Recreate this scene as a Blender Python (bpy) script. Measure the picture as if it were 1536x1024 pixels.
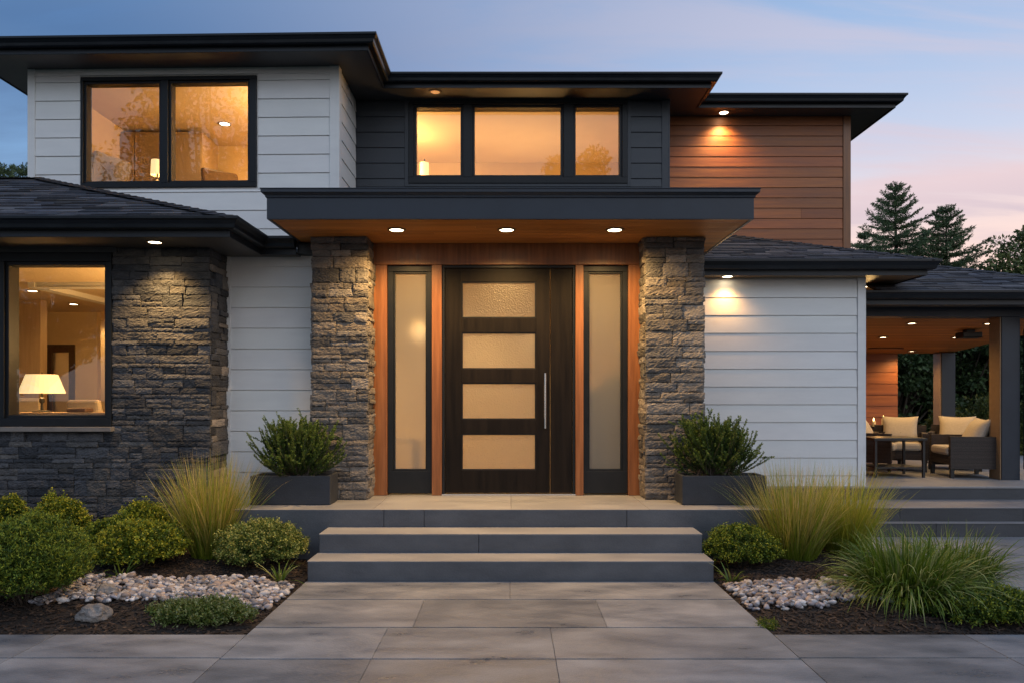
import bpy, math, random
import numpy as np
from mathutils import Vector, Matrix, noise as mnoise
R = math.radians
for o in list(bpy.data.objects): bpy.data.objects.remove(o)
scene = bpy.context.scene
COL = scene.collection

# ------------------------------------------------------------------ camera
# D = distance in front of the camera, world y = D - CY; the door wall is y = 0
F, CX, HZ, CY, CZ = 1085.0, 765.0, 597.0, 7.82, 1.54
def Y(D): return D - CY
def X(px, D): return (px - CX) * D / F
def Z(py, D): return CZ - (py - HZ) * D / F
cam_d = bpy.data.cameras.new('camera'); cam = bpy.data.objects.new('camera', cam_d); COL.objects.link(cam)
cam.location = (0, -CY, CZ); cam.rotation_euler = (R(90), 0, 0)
cam_d.sensor_width = 36; cam_d.lens = F / 1536 * 36
cam_d.shift_x = (768 - CX) / 1536; cam_d.shift_y = (HZ - 512) / 1536
cam_d.clip_start = .05; cam_d.clip_end = 2000
scene.camera = cam

# ------------------------------------------------------------------ dusk sky
world = bpy.data.worlds.new('World'); scene.world = world; world.use_nodes = True
wn, wl = world.node_tree.nodes, world.node_tree.links
wn.clear()
def wnode(t, **k):
    n = wn.new(t)
    for a, b in k.items(): setattr(n, a, b)
    return n
def wmath(op, a, b=None, clamp=False):
    n = wnode('ShaderNodeMath', operation=op, use_clamp=clamp)
    for i, v in enumerate((a, b)):
        if v is None: continue
        if isinstance(v, (int, float)): n.inputs[i].default_value = v
        else: wl.new(v, n.inputs[i])
    return n.outputs[0]
def wmix(f, a, b, mode='MIX'):
    n = wnode('ShaderNodeMix', data_type='RGBA', blend_type=mode)
    for i, v in ((0, f), (6, a), (7, b)):
        if isinstance(v, (int, float)): n.inputs[i].default_value = v
        elif isinstance(v, tuple): n.inputs[i].default_value = (*v, 1)
        else: wl.new(v, n.inputs[i])
    return n.outputs[2]
def wramp(fac, stops):
    n = wnode('ShaderNodeValToRGB'); e = n.color_ramp.elements
    while len(e) < len(stops): e.new(.5)
    for q, (p, c) in zip(e, stops):
        q.position = p; q.color = (*c, 1) if isinstance(c, tuple) else (c, c, c, 1)
    wl.new(fac, n.inputs[0]); return n.outputs[0]
tc = wnode('ShaderNodeTexCoord'); sx = wnode('ShaderNodeSeparateXYZ'); wl.new(tc.outputs['Generated'], sx.inputs[0])
wx, wy, wz = sx.outputs
# clear part of the sky: blue overhead and to the left, lilac and pink low on the right
blue = wramp(wz, [(0, (.46, .56, .70)), (.14, (.34, .49, .69)), (.26, (.21, .37, .62)), (.42, (.095, .215, .46)), (.62, (.13, .26, .50)), (1, (.40, .58, .90))])
pink = wramp(wz, [(0, (1.0, .64, .50)), (.12, (1.04, .71, .60)), (.21, (.93, .73, .70)), (.30, (.58, .64, .81)), (.42, (.35, .50, .76)), (.62, (.20, .33, .58)), (1, (.36, .52, .84))])
side = wramp(wmath('MULTIPLY_ADD', wx, .8), [(0, 0.0), (1, 1.0)])
sn = wn[-1]
mm = wnode('ShaderNodeMapRange', interpolation_type='SMOOTHSTEP'); wl.new(wx, mm.inputs[0]); mm.inputs[1].default_value = -.50; mm.inputs[2].default_value = .42
clear = wmix(mm.outputs[0], blue, pink)
# streaky cloud
den = wmath('ADD', wmath('MAXIMUM', wz, 0.0), .16)
cx = wmath('DIVIDE', wx, den); cy = wmath('DIVIDE', wy, den)
comb = wnode('ShaderNodeCombineXYZ'); wl.new(cx, comb.inputs[0]); wl.new(cy, comb.inputs[1])
mp = wnode('ShaderNodeMapping'); wl.new(comb.outputs[0], mp.inputs[0]); mp.inputs['Rotation'].default_value = (0, 0, R(14)); mp.inputs['Scale'].default_value = (.40, 1.9, 1)
mp.inputs['Location'].default_value = (0.2, 5.3, 0)
nz = wnode('ShaderNodeTexNoise'); wl.new(mp.outputs[0], nz.inputs['Vector']); nz.inputs['Scale'].default_value = 1.7; nz.inputs['Detail'].default_value = 8; nz.inputs['Roughness'].default_value = .58; nz.inputs['Distortion'].default_value = .5
cf = wnode('ShaderNodeMapRange', interpolation_type='SMOOTHSTEP'); wl.new(nz.outputs[0], cf.inputs[0]); cf.inputs[1].default_value = .40; cf.inputs[2].default_value = .62; cf.inputs[4].default_value = .80
cloud_col = wmix(mm.outputs[0], wramp(wz, [(0, (.34, .42, .56)), (.28, (.14, .24, .43)), (.40, (.085, .175, .36)), (.5, (.15, .25, .45))]), wramp(wz, [(0, (.62, .46, .50)), (.17, (.50, .46, .58)), (.25, (.80, .61, .64)), (.36, (.60, .57, .70)), (.5, (.50, .52, .68))]))
front = wmix(cf.outputs[0], clear, cloud_col)
# afterglow in the west, behind the camera
wg = wnode('ShaderNodeMapRange', interpolation_type='SMOOTHSTEP'); wl.new(wmath('SUBTRACT', wmath('MULTIPLY', wx, .45), wy), wg.inputs[0]); wg.inputs[1].default_value = -.1; wg.inputs[2].default_value = 1.0
west = wramp(wz, [(0, (.70, .62, .58)), (.16, (.80, .83, .88)), (.42, (.66, .82, 1.04)), (1, (.50, .70, 1.02))])
sky = wmix(wg.outputs[0], front, west)
nish = wnode('ShaderNodeTexSky', sky_type='NISHITA', sun_disc=False, sun_elevation=R(2.5), sun_rotation=R(150))
bg1 = wnode('ShaderNodeBackground'); wl.new(sky, bg1.inputs[0]); bg1.inputs[1].default_value = 1.04
bg2 = wnode('ShaderNodeBackground'); wl.new(nish.outputs[0], bg2.inputs[0]); bg2.inputs[1].default_value = .008
ad = wnode('ShaderNodeAddShader'); wl.new(bg1.outputs[0], ad.inputs[0]); wl.new(bg2.outputs[0], ad.inputs[1])
wo = wnode('ShaderNodeOutputWorld'); wl.new(ad.outputs[0], wo.inputs[0])

# the last glow of the set sun: very soft, from behind the camera on the right
sun_d = bpy.data.lights.new('sun', 'SUN'); sun_d.energy = .42; sun_d.angle = R(40); sun_d.color = (1, .94, .90)
sun = bpy.data.objects.new('sun', sun_d); COL.objects.link(sun)
sun.rotation_euler = Vector((-.50, .72, -.60)).to_track_quat('-Z', 'Y').to_euler()

scene.view_settings.view_transform = 'Standard'; scene.view_settings.look = 'None'
scene.view_settings.exposure = 0; scene.view_settings.gamma = 1
scene.cycles.use_denoising = True
try: scene.cycles.denoiser = 'OPENIMAGEDENOISE'
except Exception: pass
scene.cycles.max_bounces = 8; scene.cycles.transparent_max_bounces = 12; scene.cycles.sample_clamp_indirect = 6
scene.cycles.caustics_reflective = False; scene.cycles.caustics_refractive = True

# ------------------------------------------------------------------ helpers
class MB:
    """Collects faces; build() links them as ONE mesh object."""
    def __init__(s, xf=None): s.v = []; s.f = []; s.c = []; s.xf = xf
    def add(s, vs, fs, c=(1, 1, 1)):
        b = len(s.v); s.v.extend(vs)
        for f in fs: s.f.append([b + i for i in f]); s.c.append(c)
    def box(s, x0, x1, y0, y1, z0, z1, c=(1, 1, 1)):
        s.add([(x0, y0, z0), (x1, y0, z0), (x1, y1, z0), (x0, y1, z0), (x0, y0, z1), (x1, y0, z1), (x1, y1, z1), (x0, y1, z1)],
              [(0, 3, 2, 1), (4, 5, 6, 7), (0, 1, 5, 4), (1, 2, 6, 5), (2, 3, 7, 6), (3, 0, 4, 7)], c)
    def obox(s, o, u, w, a0, a1, b0, b1, z0, z1, c=(1, 1, 1), lean=0):
        """box in the plan frame o + a*u + b*w; lean pushes the bottom edge out along w"""
        def p(a, b, z): return (o[0] + a * u[0] + b * w[0], o[1] + a * u[1] + b * w[1], z)
        s.add([p(a0, b0, z0), p(a1, b0, z0), p(a1, b1 + lean, z0), p(a0, b1 + lean, z0), p(a0, b0, z1), p(a1, b0, z1), p(a1, b1, z1), p(a0, b1, z1)],
              [(0, 3, 2, 1), (4, 5, 6, 7), (0, 1, 5, 4), (1, 2, 6, 5), (2, 3, 7, 6), (3, 0, 4, 7)], c)
    def prism(s, poly, z0, z1, c=(1, 1, 1)):
        n = len(poly)
        s.add([(x, y, z0) for x, y in poly] + [(x, y, z1) for x, y in poly],
              [tuple(range(n - 1, -1, -1)), tuple(range(n, 2 * n))] + [(i, (i + 1) % n, n + (i + 1) % n, n + i) for i in range(n)], c)
    def tube(s, pts, rad, n=10, c=(1, 1, 1), caps=True):
        pts = [Vector(p) for p in pts]; rad = rad if isinstance(rad, (list, tuple)) else [rad] * len(pts)
        vs = []; up = None
        for i, p in enumerate(pts):
            d = (pts[min(i + 1, len(pts) - 1)] - pts[max(i - 1, 0)]).normalized()
            a = d.orthogonal().normalized() if up is None else (up - d * up.dot(d)).normalized()
            up = a; b = d.cross(a)
            for k in range(n):
                t = 2 * math.pi * k / n; vs.append(tuple(p + (a * math.cos(t) + b * math.sin(t)) * rad[i]))
        fs = [(i * n + k, i * n + (k + 1) % n, (i + 1) * n + (k + 1) % n, (i + 1) * n + k) for i in range(len(pts) - 1) for k in range(n)]
        if caps: fs += [tuple(range(n - 1, -1, -1)), tuple((len(pts) - 1) * n + k for k in range(n))]
        s.add(vs, fs, c)
    def lathe(s, prof, cx=0, cy=0, n=24, c=(1, 1, 1)):
        vs = [(cx + r * math.cos(2 * math.pi * k / n), cy + r * math.sin(2 * math.pi * k / n), z) for r, z in prof for k in range(n)]
        s.add(vs, [(i * n + k, i * n + (k + 1) % n, (i + 1) * n + (k + 1) % n, (i + 1) * n + k) for i in range(len(prof) - 1) for k in range(n)]
              + [tuple(range(n - 1, -1, -1)), tuple((len(prof) - 1) * n + k for k in range(n))], c)
    def sweep(s, path, prof, closed=False, c=(1, 1, 1)):
        """profile (outward, z) along a plan polyline with mitred corners; outward is to the right of travel"""
        P = [Vector((*p, 0)) for p in path]; n = len(P); m = len(prof); vs = []
        for i in range(n):
            def nrm(a, b): d = (b - a).normalized(); return Vector((d.y, -d.x, 0))
            if i == 0: w = nrm(P[0], P[1])
            elif i == n - 1: w = nrm(P[-2], P[-1])
            else:
                a, b = nrm(P[i - 1], P[i]), nrm(P[i], P[i + 1]); w = a + b; w = w / w.dot(a)
            for o, z in prof: vs.append((P[i].x + w.x * o, P[i].y + w.y * o, z))
        fs = [(i * m + k, i * m + (k + 1) % m, (i + 1) * m + (k + 1) % m, (i + 1) * m + k) for i in range(n - 1) for k in range(m)]
        fs += [tuple(range(m - 1, -1, -1)), tuple((n - 1) * m + k for k in range(m))]
        s.add(vs, fs, c)
    def build(s, name, mat, parent=None, smooth=False, bevel=0, local=False, label=None):
        v = s.v
        if s.xf: v = [tuple(s.xf @ Vector(p)) for p in v]
        if parent is not None and not local:
            o = org(parent); v = [(p[0] - o.x, p[1] - o.y, p[2] - o.z) for p in v]
        me = bpy.data.meshes.new(name); me.from_pydata(v, [], s.f); me.update()
        ca = me.color_attributes.new('Col', 'FLOAT_COLOR', 'CORNER')
        arr = np.ones((len(me.loops), 4), np.float32); k = 0
        for f, c in zip(s.f, s.c): arr[k:k + len(f), :3] = c; k += len(f)
        ca.data.foreach_set('color', arr.ravel())
        import bmesh
        bm = bmesh.new(); bm.from_mesh(me); bmesh.ops.recalc_face_normals(bm, faces=bm.faces); bm.to_mesh(me); bm.free()
        if smooth: me.polygons.foreach_set('use_smooth', [True] * len(me.polygons))
        return link(name, me, mat, parent, bevel, label)
def link(name, me, mat, parent=None, bevel=0, label=None):
    if mat is not None: me.materials.append(mat)
    o = bpy.data.objects.new(name, me); COL.objects.link(o); o.parent = parent
    if bevel:
        b = o.modifiers.new('bevel', 'BEVEL'); b.width = bevel; b.segments = 2; b.limit_method = 'ANGLE'; b.angle_limit = R(40); b.harden_normals = False
    if label: o['label'] = label
    return o
def org(o):
    v = Vector((0, 0, 0))
    while o is not None: v += o.location; o = o.parent
    return v
def tag(o, label, cat, group=None, kind=None):
    o['label'] = label; o['category'] = cat
    if group: o['group'] = group
    if kind: o['kind'] = kind
    return o
def thing(name, label, cat, loc=(0, 0, 0), group=None):
    o = bpy.data.objects.new(name, None); COL.objects.link(o); o.location = loc; o.empty_display_size = .1
    return tag(o, label, cat, group)
def structure(o, kind='structure'): o['kind'] = kind; return o
def dup(root, loc, rz=0, label=None, scale=None):
    r = root.copy(); COL.objects.link(r); r.location = loc; r.rotation_euler = (0, 0, rz)
    if scale: r.scale = scale if isinstance(scale, tuple) else (scale,) * 3
    if label: r['label'] = label
    for ch in list(root.children):
        c = ch.copy(); COL.objects.link(c); c.parent = r
        for g in list(ch.children):
            d = g.copy(); COL.objects.link(d); d.parent = c
    return r

# ------------------------------------------------------------------ materials
def new_mat(name):
    m = bpy.data.materials.new(name); m.use_nodes = True
    n, l = m.node_tree.nodes, m.node_tree.links
    return m, n, l, n['Principled BSDF']
def pmat(name, c1, c2=None, scale=4, stretch=(1, 1, 1), rough=.6, rvar=0, bump=0, bscale=40, bstretch=(1, 1, 1), attr=False, metal=0, spec=.5, detail=6, speck=0, bdist=.01):
    m, n, l, p = new_mat(name)
    t = n.new('ShaderNodeTexCoord')
    mp = n.new('ShaderNodeMapping'); mp.inputs['Scale'].default_value = stretch; l.new(t.outputs['Object'], mp.inputs[0])
    nz = n.new('ShaderNodeTexNoise'); nz.inputs['Scale'].default_value = scale; nz.inputs['Detail'].default_value = detail; nz.inputs['Roughness'].default_value = .6
    l.new(mp.outputs[0], nz.inputs['Vector'])
    rp = n.new('ShaderNodeValToRGB'); rp.color_ramp.elements[0].position = .3; rp.color_ramp.elements[1].position = .7
    rp.color_ramp.elements[0].color = (*c1, 1); rp.color_ramp.elements[1].color = (*(c2 or c1), 1)
    l.new(nz.outputs[0], rp.inputs[0]); col = rp.outputs[0]
    if speck:
        sp = n.new('ShaderNodeTexNoise'); sp.inputs['Scale'].default_value = 160; sp.inputs['Detail'].default_value = 3; l.new(t.outputs['Object'], sp.inputs['Vector'])
        sr = n.new('ShaderNodeMapRange'); l.new(sp.outputs[0], sr.inputs[0]); sr.inputs[1].default_value = .3; sr.inputs[2].default_value = .7; sr.inputs[3].default_value = 1 - speck; sr.inputs[4].default_value = 1 + speck
        mx = n.new('ShaderNodeMix'); mx.data_type = 'RGBA'; mx.blend_type = 'MULTIPLY'; mx.inputs[0].default_value = 1
        l.new(col, mx.inputs[6]); l.new(sr.outputs[0], mx.inputs[7]); col = mx.outputs[2]
    if attr:
        a = n.new('ShaderNodeAttribute'); a.attribute_name = 'Col'
        mx = n.new('ShaderNodeMix'); mx.data_type = 'RGBA'; mx.blend_type = 'MULTIPLY'; mx.inputs[0].default_value = 1
        l.new(col, mx.inputs[6]); l.new(a.outputs[0], mx.inputs[7]); col = mx.outputs[2]
    l.new(col, p.inputs['Base Color'])
    p.inputs['Roughness'].default_value = rough; p.inputs['Metallic'].default_value = metal; p.inputs['Specular IOR Level'].default_value = spec
    if rvar:
        rr = n.new('ShaderNodeMapRange'); l.new(nz.outputs[0], rr.inputs[0]); rr.inputs[1].default_value = .3; rr.inputs[2].default_value = .7
        rr.inputs[3].default_value = rough - rvar; rr.inputs[4].default_value = rough + rvar; l.new(rr.outputs[0], p.inputs['Roughness'])
    if bump:
        m2 = n.new('ShaderNodeMapping'); m2.inputs['Scale'].default_value = bstretch; l.new(t.outputs['Object'], m2.inputs[0])
        b2 = n.new('ShaderNodeTexNoise'); b2.inputs['Scale'].default_value = bscale; b2.inputs['Detail'].default_value = 6; l.new(m2.outputs[0], b2.inputs['Vector'])
        bp = n.new('ShaderNodeBump'); bp.inputs['Strength'].default_value = bump; bp.inputs['Distance'].default_value = bdist
        l.new(b2.outputs[0], bp.inputs['Height']); l.new(bp.outputs[0], p.inputs['Normal'])
    return m
def emat(name, col, strength):
    m, n, l, p = new_mat(name)
    p.inputs['Base Color'].default_value = (*col, 1); p.inputs['Emission Color'].default_value = (*col, 1); p.inputs['Emission Strength'].default_value = strength
    return m
def leafmat(name, trans=.25, rough=.5, spec=.3):
    m, n, l, p = new_mat(name)
    a = n.new('ShaderNodeAttribute'); a.attribute_name = 'Col'
    l.new(a.outputs[0], p.inputs['Base Color']); p.inputs['Roughness'].default_value = rough; p.inputs['Specular IOR Level'].default_value = spec
    tr = n.new('ShaderNodeBsdfTranslucent'); l.new(a.outputs[0], tr.inputs[0])
    mx = n.new('ShaderNodeMixShader'); mx.inputs[0].default_value = trans
    l.new(p.outputs[0], mx.inputs[1]); l.new(tr.outputs[0], mx.inputs[2]); l.new(mx.outputs[0], n['Material Output'].inputs[0])
    return m
def glassmat(name, tint=(1, 1, 1)):
    m, n, l, p = new_mat(name); n.remove(p)
    t = n.new('ShaderNodeBsdfTransparent'); t.inputs[0].default_value = (*tint, 1)
    g = n.new('ShaderNodeBsdfGlossy'); g.inputs['Roughness'].default_value = 0.0
    fr = n.new('ShaderNodeFresnel'); fr.inputs[0].default_value = 2.0
    ge = n.new('ShaderNodeNewGeometry'); ou = n.new('ShaderNodeMath'); ou.operation = 'MULTIPLY_ADD'; l.new(ge.outputs['Backfacing'], ou.inputs[0]); ou.inputs[1].default_value = -1; ou.inputs[2].default_value = 1   # only the outer skin of each face reflects
    mu = n.new('ShaderNodeMath'); mu.operation = 'MULTIPLY'; l.new(fr.outputs[0], mu.inputs[0]); l.new(ou.outputs[0], mu.inputs[1])
    mx = n.new('ShaderNodeMixShader'); l.new(mu.outputs[0], mx.inputs[0]); l.new(t.outputs[0], mx.inputs[1]); l.new(g.outputs[0], mx.inputs[2])
    l.new(mx.outputs[0], n['Material Output'].inputs[0]); return m
def frostmat(name, tint, bumps, rough=.34, tr=.95, ior=1.4):
    m, n, l, p = new_mat(name)
    p.inputs['Base Color'].default_value = (*tint, 1); p.inputs['Transmission Weight'].default_value = tr; p.inputs['Roughness'].default_value = rough; p.inputs['IOR'].default_value = ior
    t = n.new('ShaderNodeTexCoord'); v = n.new('ShaderNodeTexVoronoi'); v.inputs['Scale'].default_value = 62; l.new(t.outputs['Object'], v.inputs['Vector'])
    bp = n.new('ShaderNodeBump'); bp.inputs['Strength'].default_value = bumps; bp.inputs['Distance'].default_value = .004; l.new(v.outputs['Distance'], bp.inputs['Height']); l.new(bp.outputs[0], p.inputs['Normal'])
    return m
M = {}
M['white'] = pmat('white painted board', (.70, .70, .70), (.76, .76, .755), 2.2, (1, 1, 4), .55, .05, .12, 60, (.4, 1, 3), True)
M['dark'] = pmat('charcoal painted board', (.022, .028, .038), (.029, .036, .048), 3, (1, 1, 4), .5, .06, .1, 60, (.4, 1, 3), True)
M['wood'] = pmat('stained cedar board', (.21, .060, .018), (.37, .122, .036), 2.4, (.55, 6, 9), .5, .08, .25, 30, (.25, 4, 7), True)
M['wood_ceiling'] = pmat('stained soffit board', (.32, .125, .030), (.50, .215, .060), 2.2, (.5, 7, 7), .58, .08, .2, 30, (.25, 5, 5), True, spec=.18)
M['wood_frame'] = pmat('oiled mahogany frame', (.16, .058, .019), (.31, .122, .044), 3.0, (9, 9, .5), .38, .08, .2, 30, (6, 6, .2), True)
M['metal'] = pmat('black gutter metal', (.008, .010, .014), (.012, .015, .020), 6, rough=.36, rvar=.06, spec=.35, bump=.03, bscale=14)
M['fascia'] = pmat('charcoal fascia paint', (.013, .016, .022), (.018, .022, .029), 3, rough=.42, rvar=.05, spec=.35, bump=.06, bscale=50)
M['canopy'] = pmat('slate blue canopy paint', (.020, .027, .040), (.027, .035, .050), 3, rough=.42, rvar=.05, spec=.4, bump=.06, bscale=50)
M['soffit'] = pmat('dark soffit panel', (.050, .050, .052), (.064, .063, .064), 3, rough=.5, bump=.05, bscale=40)
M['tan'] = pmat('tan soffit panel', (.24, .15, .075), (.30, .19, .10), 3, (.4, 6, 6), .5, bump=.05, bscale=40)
M['frame'] = pmat('black window frame', (.006, .008, .011), (.010, .012, .016), 5, rough=.40, rvar=.05, spec=.3)
M['doorwood'] = pmat('dark espresso door', (.0045, .0034, .003), (.011, .008, .0065), 2.4, (8, 8, .6), .48, .07, .15, 40, (8, 8, .3), True, spec=.15)
M['steel'] = pmat('brushed steel', (.62, .60, .57), (.70, .68, .65), 20, (1, 1, .1), .25, metal=1)
M['stone'] = pmat('stacked ledge stone', (.62, .62, .64), (1.25, 1.2, 1.16), 7, (1, 1, 2.2), .82, .08, 1.0, 48, (.8, .8, 1.8), True, spec=.3, speck=.22, bdist=.016)
M['mortar'] = pmat('dark joint behind stone', (.020, .020, .022), (.03, .03, .03), 20, rough=.95)
M['shingle'] = pmat('asphalt shingle', (.75, .76, .80), (1.2, 1.18, 1.2), 9, (1, 3, 1), .88, attr=True, bump=.5, bscale=160, speck=.3, spec=.25)
M['concrete'] = pmat('grey stone shaded front', (.058, .064, .076), (.098, .104, .118), 2.5, (1, 1, 2), .55, .1, .25, 55, speck=.14, attr=True)  # same stone as the tops, darkened on fronts where less light falls
M['tread'] = pmat('grey stone lit top', (.20, .20, .21), (.29, .287, .295), 2.2, (.7, 2, 1), .5, .1, .15, 60, speck=.08, attr=True)  # same stone as the risers, lightened because the tops catch the light
M['paver'] = pmat('large grey paver', (.105, .112, .128), (.265, .270, .285), 2.4, (.75, 1.7, 1), .38, .14, .45, 60, (.6, 1.5, 1), speck=.2, detail=9, attr=True)
M['sillstone'] = pmat('grey stone sill', (.15, .135, .125), (.21, .19, .175), 6, rough=.7, bump=.3, bscale=50, speck=.1)
M['planter'] = pmat('slate fibre cement', (.018, .021, .028), (.030, .034, .043), 5, (1, 1, 1.6), .55, .1, .2, 70, speck=.12)
M['soil'] = pmat('dark mulch soil', (.012, .008, .006), (.034, .022, .015), 22, rough=.95, bump=1, bscale=45, bdist=.03)
M['chip'] = pmat('bark chips', (.8, .8, .8), (1.2, 1.1, 1), 30, rough=.9, attr=True)
M['pebble'] = pmat('river pebbles', (.75, .75, .75), (1.15, 1.12, 1.1), 22, rough=.6, attr=True, speck=.18, bump=.1, bscale=90)
M['rock'] = pmat('field boulder', (.10, .09, .085), (.25, .225, .205), 6, rough=.85, bump=.9, bscale=16, speck=.25, bdist=.03)
M['lawn'] = pmat('dim lawn', (.028, .040, .016), (.05, .062, .028), 2, rough=.95, bump=.6, bscale=60)
M['bark'] = pmat('tree bark', (.045, .034, .026), (.085, .066, .05), 9, (4, 4, 1), .9, bump=.8, bscale=20)
M['plaster'] = pmat('cream interior plaster', (.62, .47, .28), (.66, .51, .32), 3, rough=.85)
M['ceil'] = pmat('interior ceiling paint', (.66, .52, .34), (.69, .55, .37), 3, rough=.9)
M['oak'] = pmat('pale oak panelling', (.36, .25, .15), (.46, .33, .21), 3, (8, 8, .6), .55, attr=True)
M['taupe'] = pmat('taupe cabinet front', (.30, .22, .14), (.34, .25, .165), 3, (6, 6, .6), .6)
M['floorwood'] = pmat('interior oak floor', (.20, .12, .07), (.28, .18, .10), 3, (.6, 8, 1), .45)
M['leather'] = pmat('dark brown leather', (.06, .032, .016), (.10, .055, .03), 12, rough=.45, bump=.2, bscale=60)
M['fabric'] = pmat('cream upholstery', (.46, .40, .32), (.53, .46, .37), 40, rough=.95, bump=.3, bscale=220)
M['greyfab'] = pmat('taupe upholstery', (.24, .20, .17), (.30, .26, .22), 40, rough=.95, bump=.3, bscale=220)
M['wicker'] = pmat('dark brown wicker', (.026, .018, .015), (.06, .043, .034), 60, (1, 1, 2.5), .6, attr=True, bump=.5, bscale=120)
M['black'] = pmat('black metal', (.012, .012, .013), (.018, .018, .019), 8, rough=.42)
M['glass'] = glassmat('window glass')
M['frost'] = frostmat('obscure glass', (.94, .90, .83), .9)
M['frost_smooth'] = frostmat('satin glass', (.93, .90, .84), .08, .32, .90, 1.35)
M['lens'] = emat('lit downlight lens', (1, .80, .50), 16)
M['lens_dim'] = emat('dim downlight lens', (1, .60, .28), .22)
M['trim'] = pmat('bronze downlight trim', (.12, .085, .055), (.16, .11, .07), 8, rough=.4)
M['shade'] = emat('lit lamp shade', (1, .74, .36), .98)
M['candle'] = emat('candle flame', (1, .62, .22), 9)
M['leaf'] = leafmat('leaf'); M['needle'] = leafmat('needle', .12, .55); M['blade'] = leafmat('grass blade', .3, .42, .4)
M['ivory'] = pmat('ivory wax', (.7, .6, .42), None, rough=.5)
WARM = (1, .60, .215)
def lamp(name, loc, power, parent=None, spot=None, radius=.05, col=WARM, blend=.6, aim=(0, 0, -1)):
    d = bpy.data.lights.new(name, 'SPOT' if spot else 'POINT'); d.energy = power; d.color = col; d.shadow_soft_size = radius
    if spot: d.spot_size = R(spot); d.spot_blend = blend
    o = bpy.data.objects.new(name, d); COL.objects.link(o); o.location = loc
    if spot: o.rotation_euler = Vector(aim).to_track_quat('-Z', 'Y').to_euler()
    if parent is not None: o.parent = parent; o.location = Vector(loc) - org(parent)
    return o

# ------------------------------------------------------------------ wall builders
def cut(a0, a1, z0, z1, openings):
    """segments of [a0,a1] left over in the band z0..z1"""
    seg = [(a0, a1)]
    for (b0, b1, c0, c1) in openings:
        if c0 < z1 - 1e-5 and c1 > z0 + 1e-5:
            out = []
            for s0, s1 in seg:
                if b1 <= s0 or b0 >= s1: out.append((s0, s1)); continue
                if b0 > s0: out.append((s0, b0))
                if b1 < s1: out.append((b1, s1))
            seg = out
    return seg
def core(o, u, w, a0, a1, z0, z1, th, openings, name, mat, parent, xf=None):
    mb = MB(xf); zs = sorted({z0, z1, *[z for q in openings for z in q[2:] if z0 < z < z1]})
    for za, zb in zip(zs, zs[1:]):
        for s0, s1 in cut(a0, a1, za, zb, openings): mb.obox(o, u, w, s0, s1, -th, 0, za, zb)
    return mb.build(name, mat, parent)
def boards(o, u, w, a0, a1, z0, z1, line, pitch, openings, name, mat, parent, seed=1, gap=.008, proud=.016, var=.03, lmax=0, xf=None, label=None, lean=.009):
    rnd = random.Random(seed); mb = MB(xf)
    zs = []; z = line
    while z < z1: z += pitch
    while z > z0 - pitch: zs.append(z); z -= pitch
    zs = sorted(zs)
    for za, zb in zip(zs, zs[1:]):
        e = sorted({max(za, z0), min(zb, z1), *[q for op in openings for q in op[2:] if max(za, z0) < q < min(zb, z1)]})
        for ea, eb in zip(e, e[1:]):
            if eb - ea < .012: continue
            for s0, s1 in cut(a0, a1, ea, eb, openings):
                x = s0
                while x < s1 - 1e-4:
                    L = s1 - x if not lmax else min(s1 - x, rnd.uniform(.55, 1) * lmax)
                    if s1 - x - L < .3: L = s1 - x
                    k = 1 + rnd.uniform(-var, var)
                    g = gap if ea == za else 0
                    mb.obox(o, u, w, x, x + L - (.0015 if lmax else 0), 0, proud - lean * (1 - 0), ea + g, eb, (k, k * (1 + rnd.uniform(-var, var) * .3), k), lean)
                    x += L
    return mb.build(name, mat, parent, bevel=.002, label=label)
PAL_COOL = [tuple(.70 * q for q in c) for c in ((.085, .090, .104), (.105, .110, .124), (.070, .076, .090), (.122, .120, .122), (.098, .098, .102), (.060, .066, .078), (.130, .126, .124), (.118, .122, .134))]
PAL_WARM = [tuple(.72 * q for q in c) for c in ((.25, .22, .19), (.25, .22, .19), (.20, .185, .17), (.31, .28, .25), (.165, .157, .152), (.235, .208, .18), (.215, .205, .20), (.14, .138, .14), (.275, .25, .225))]
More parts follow.
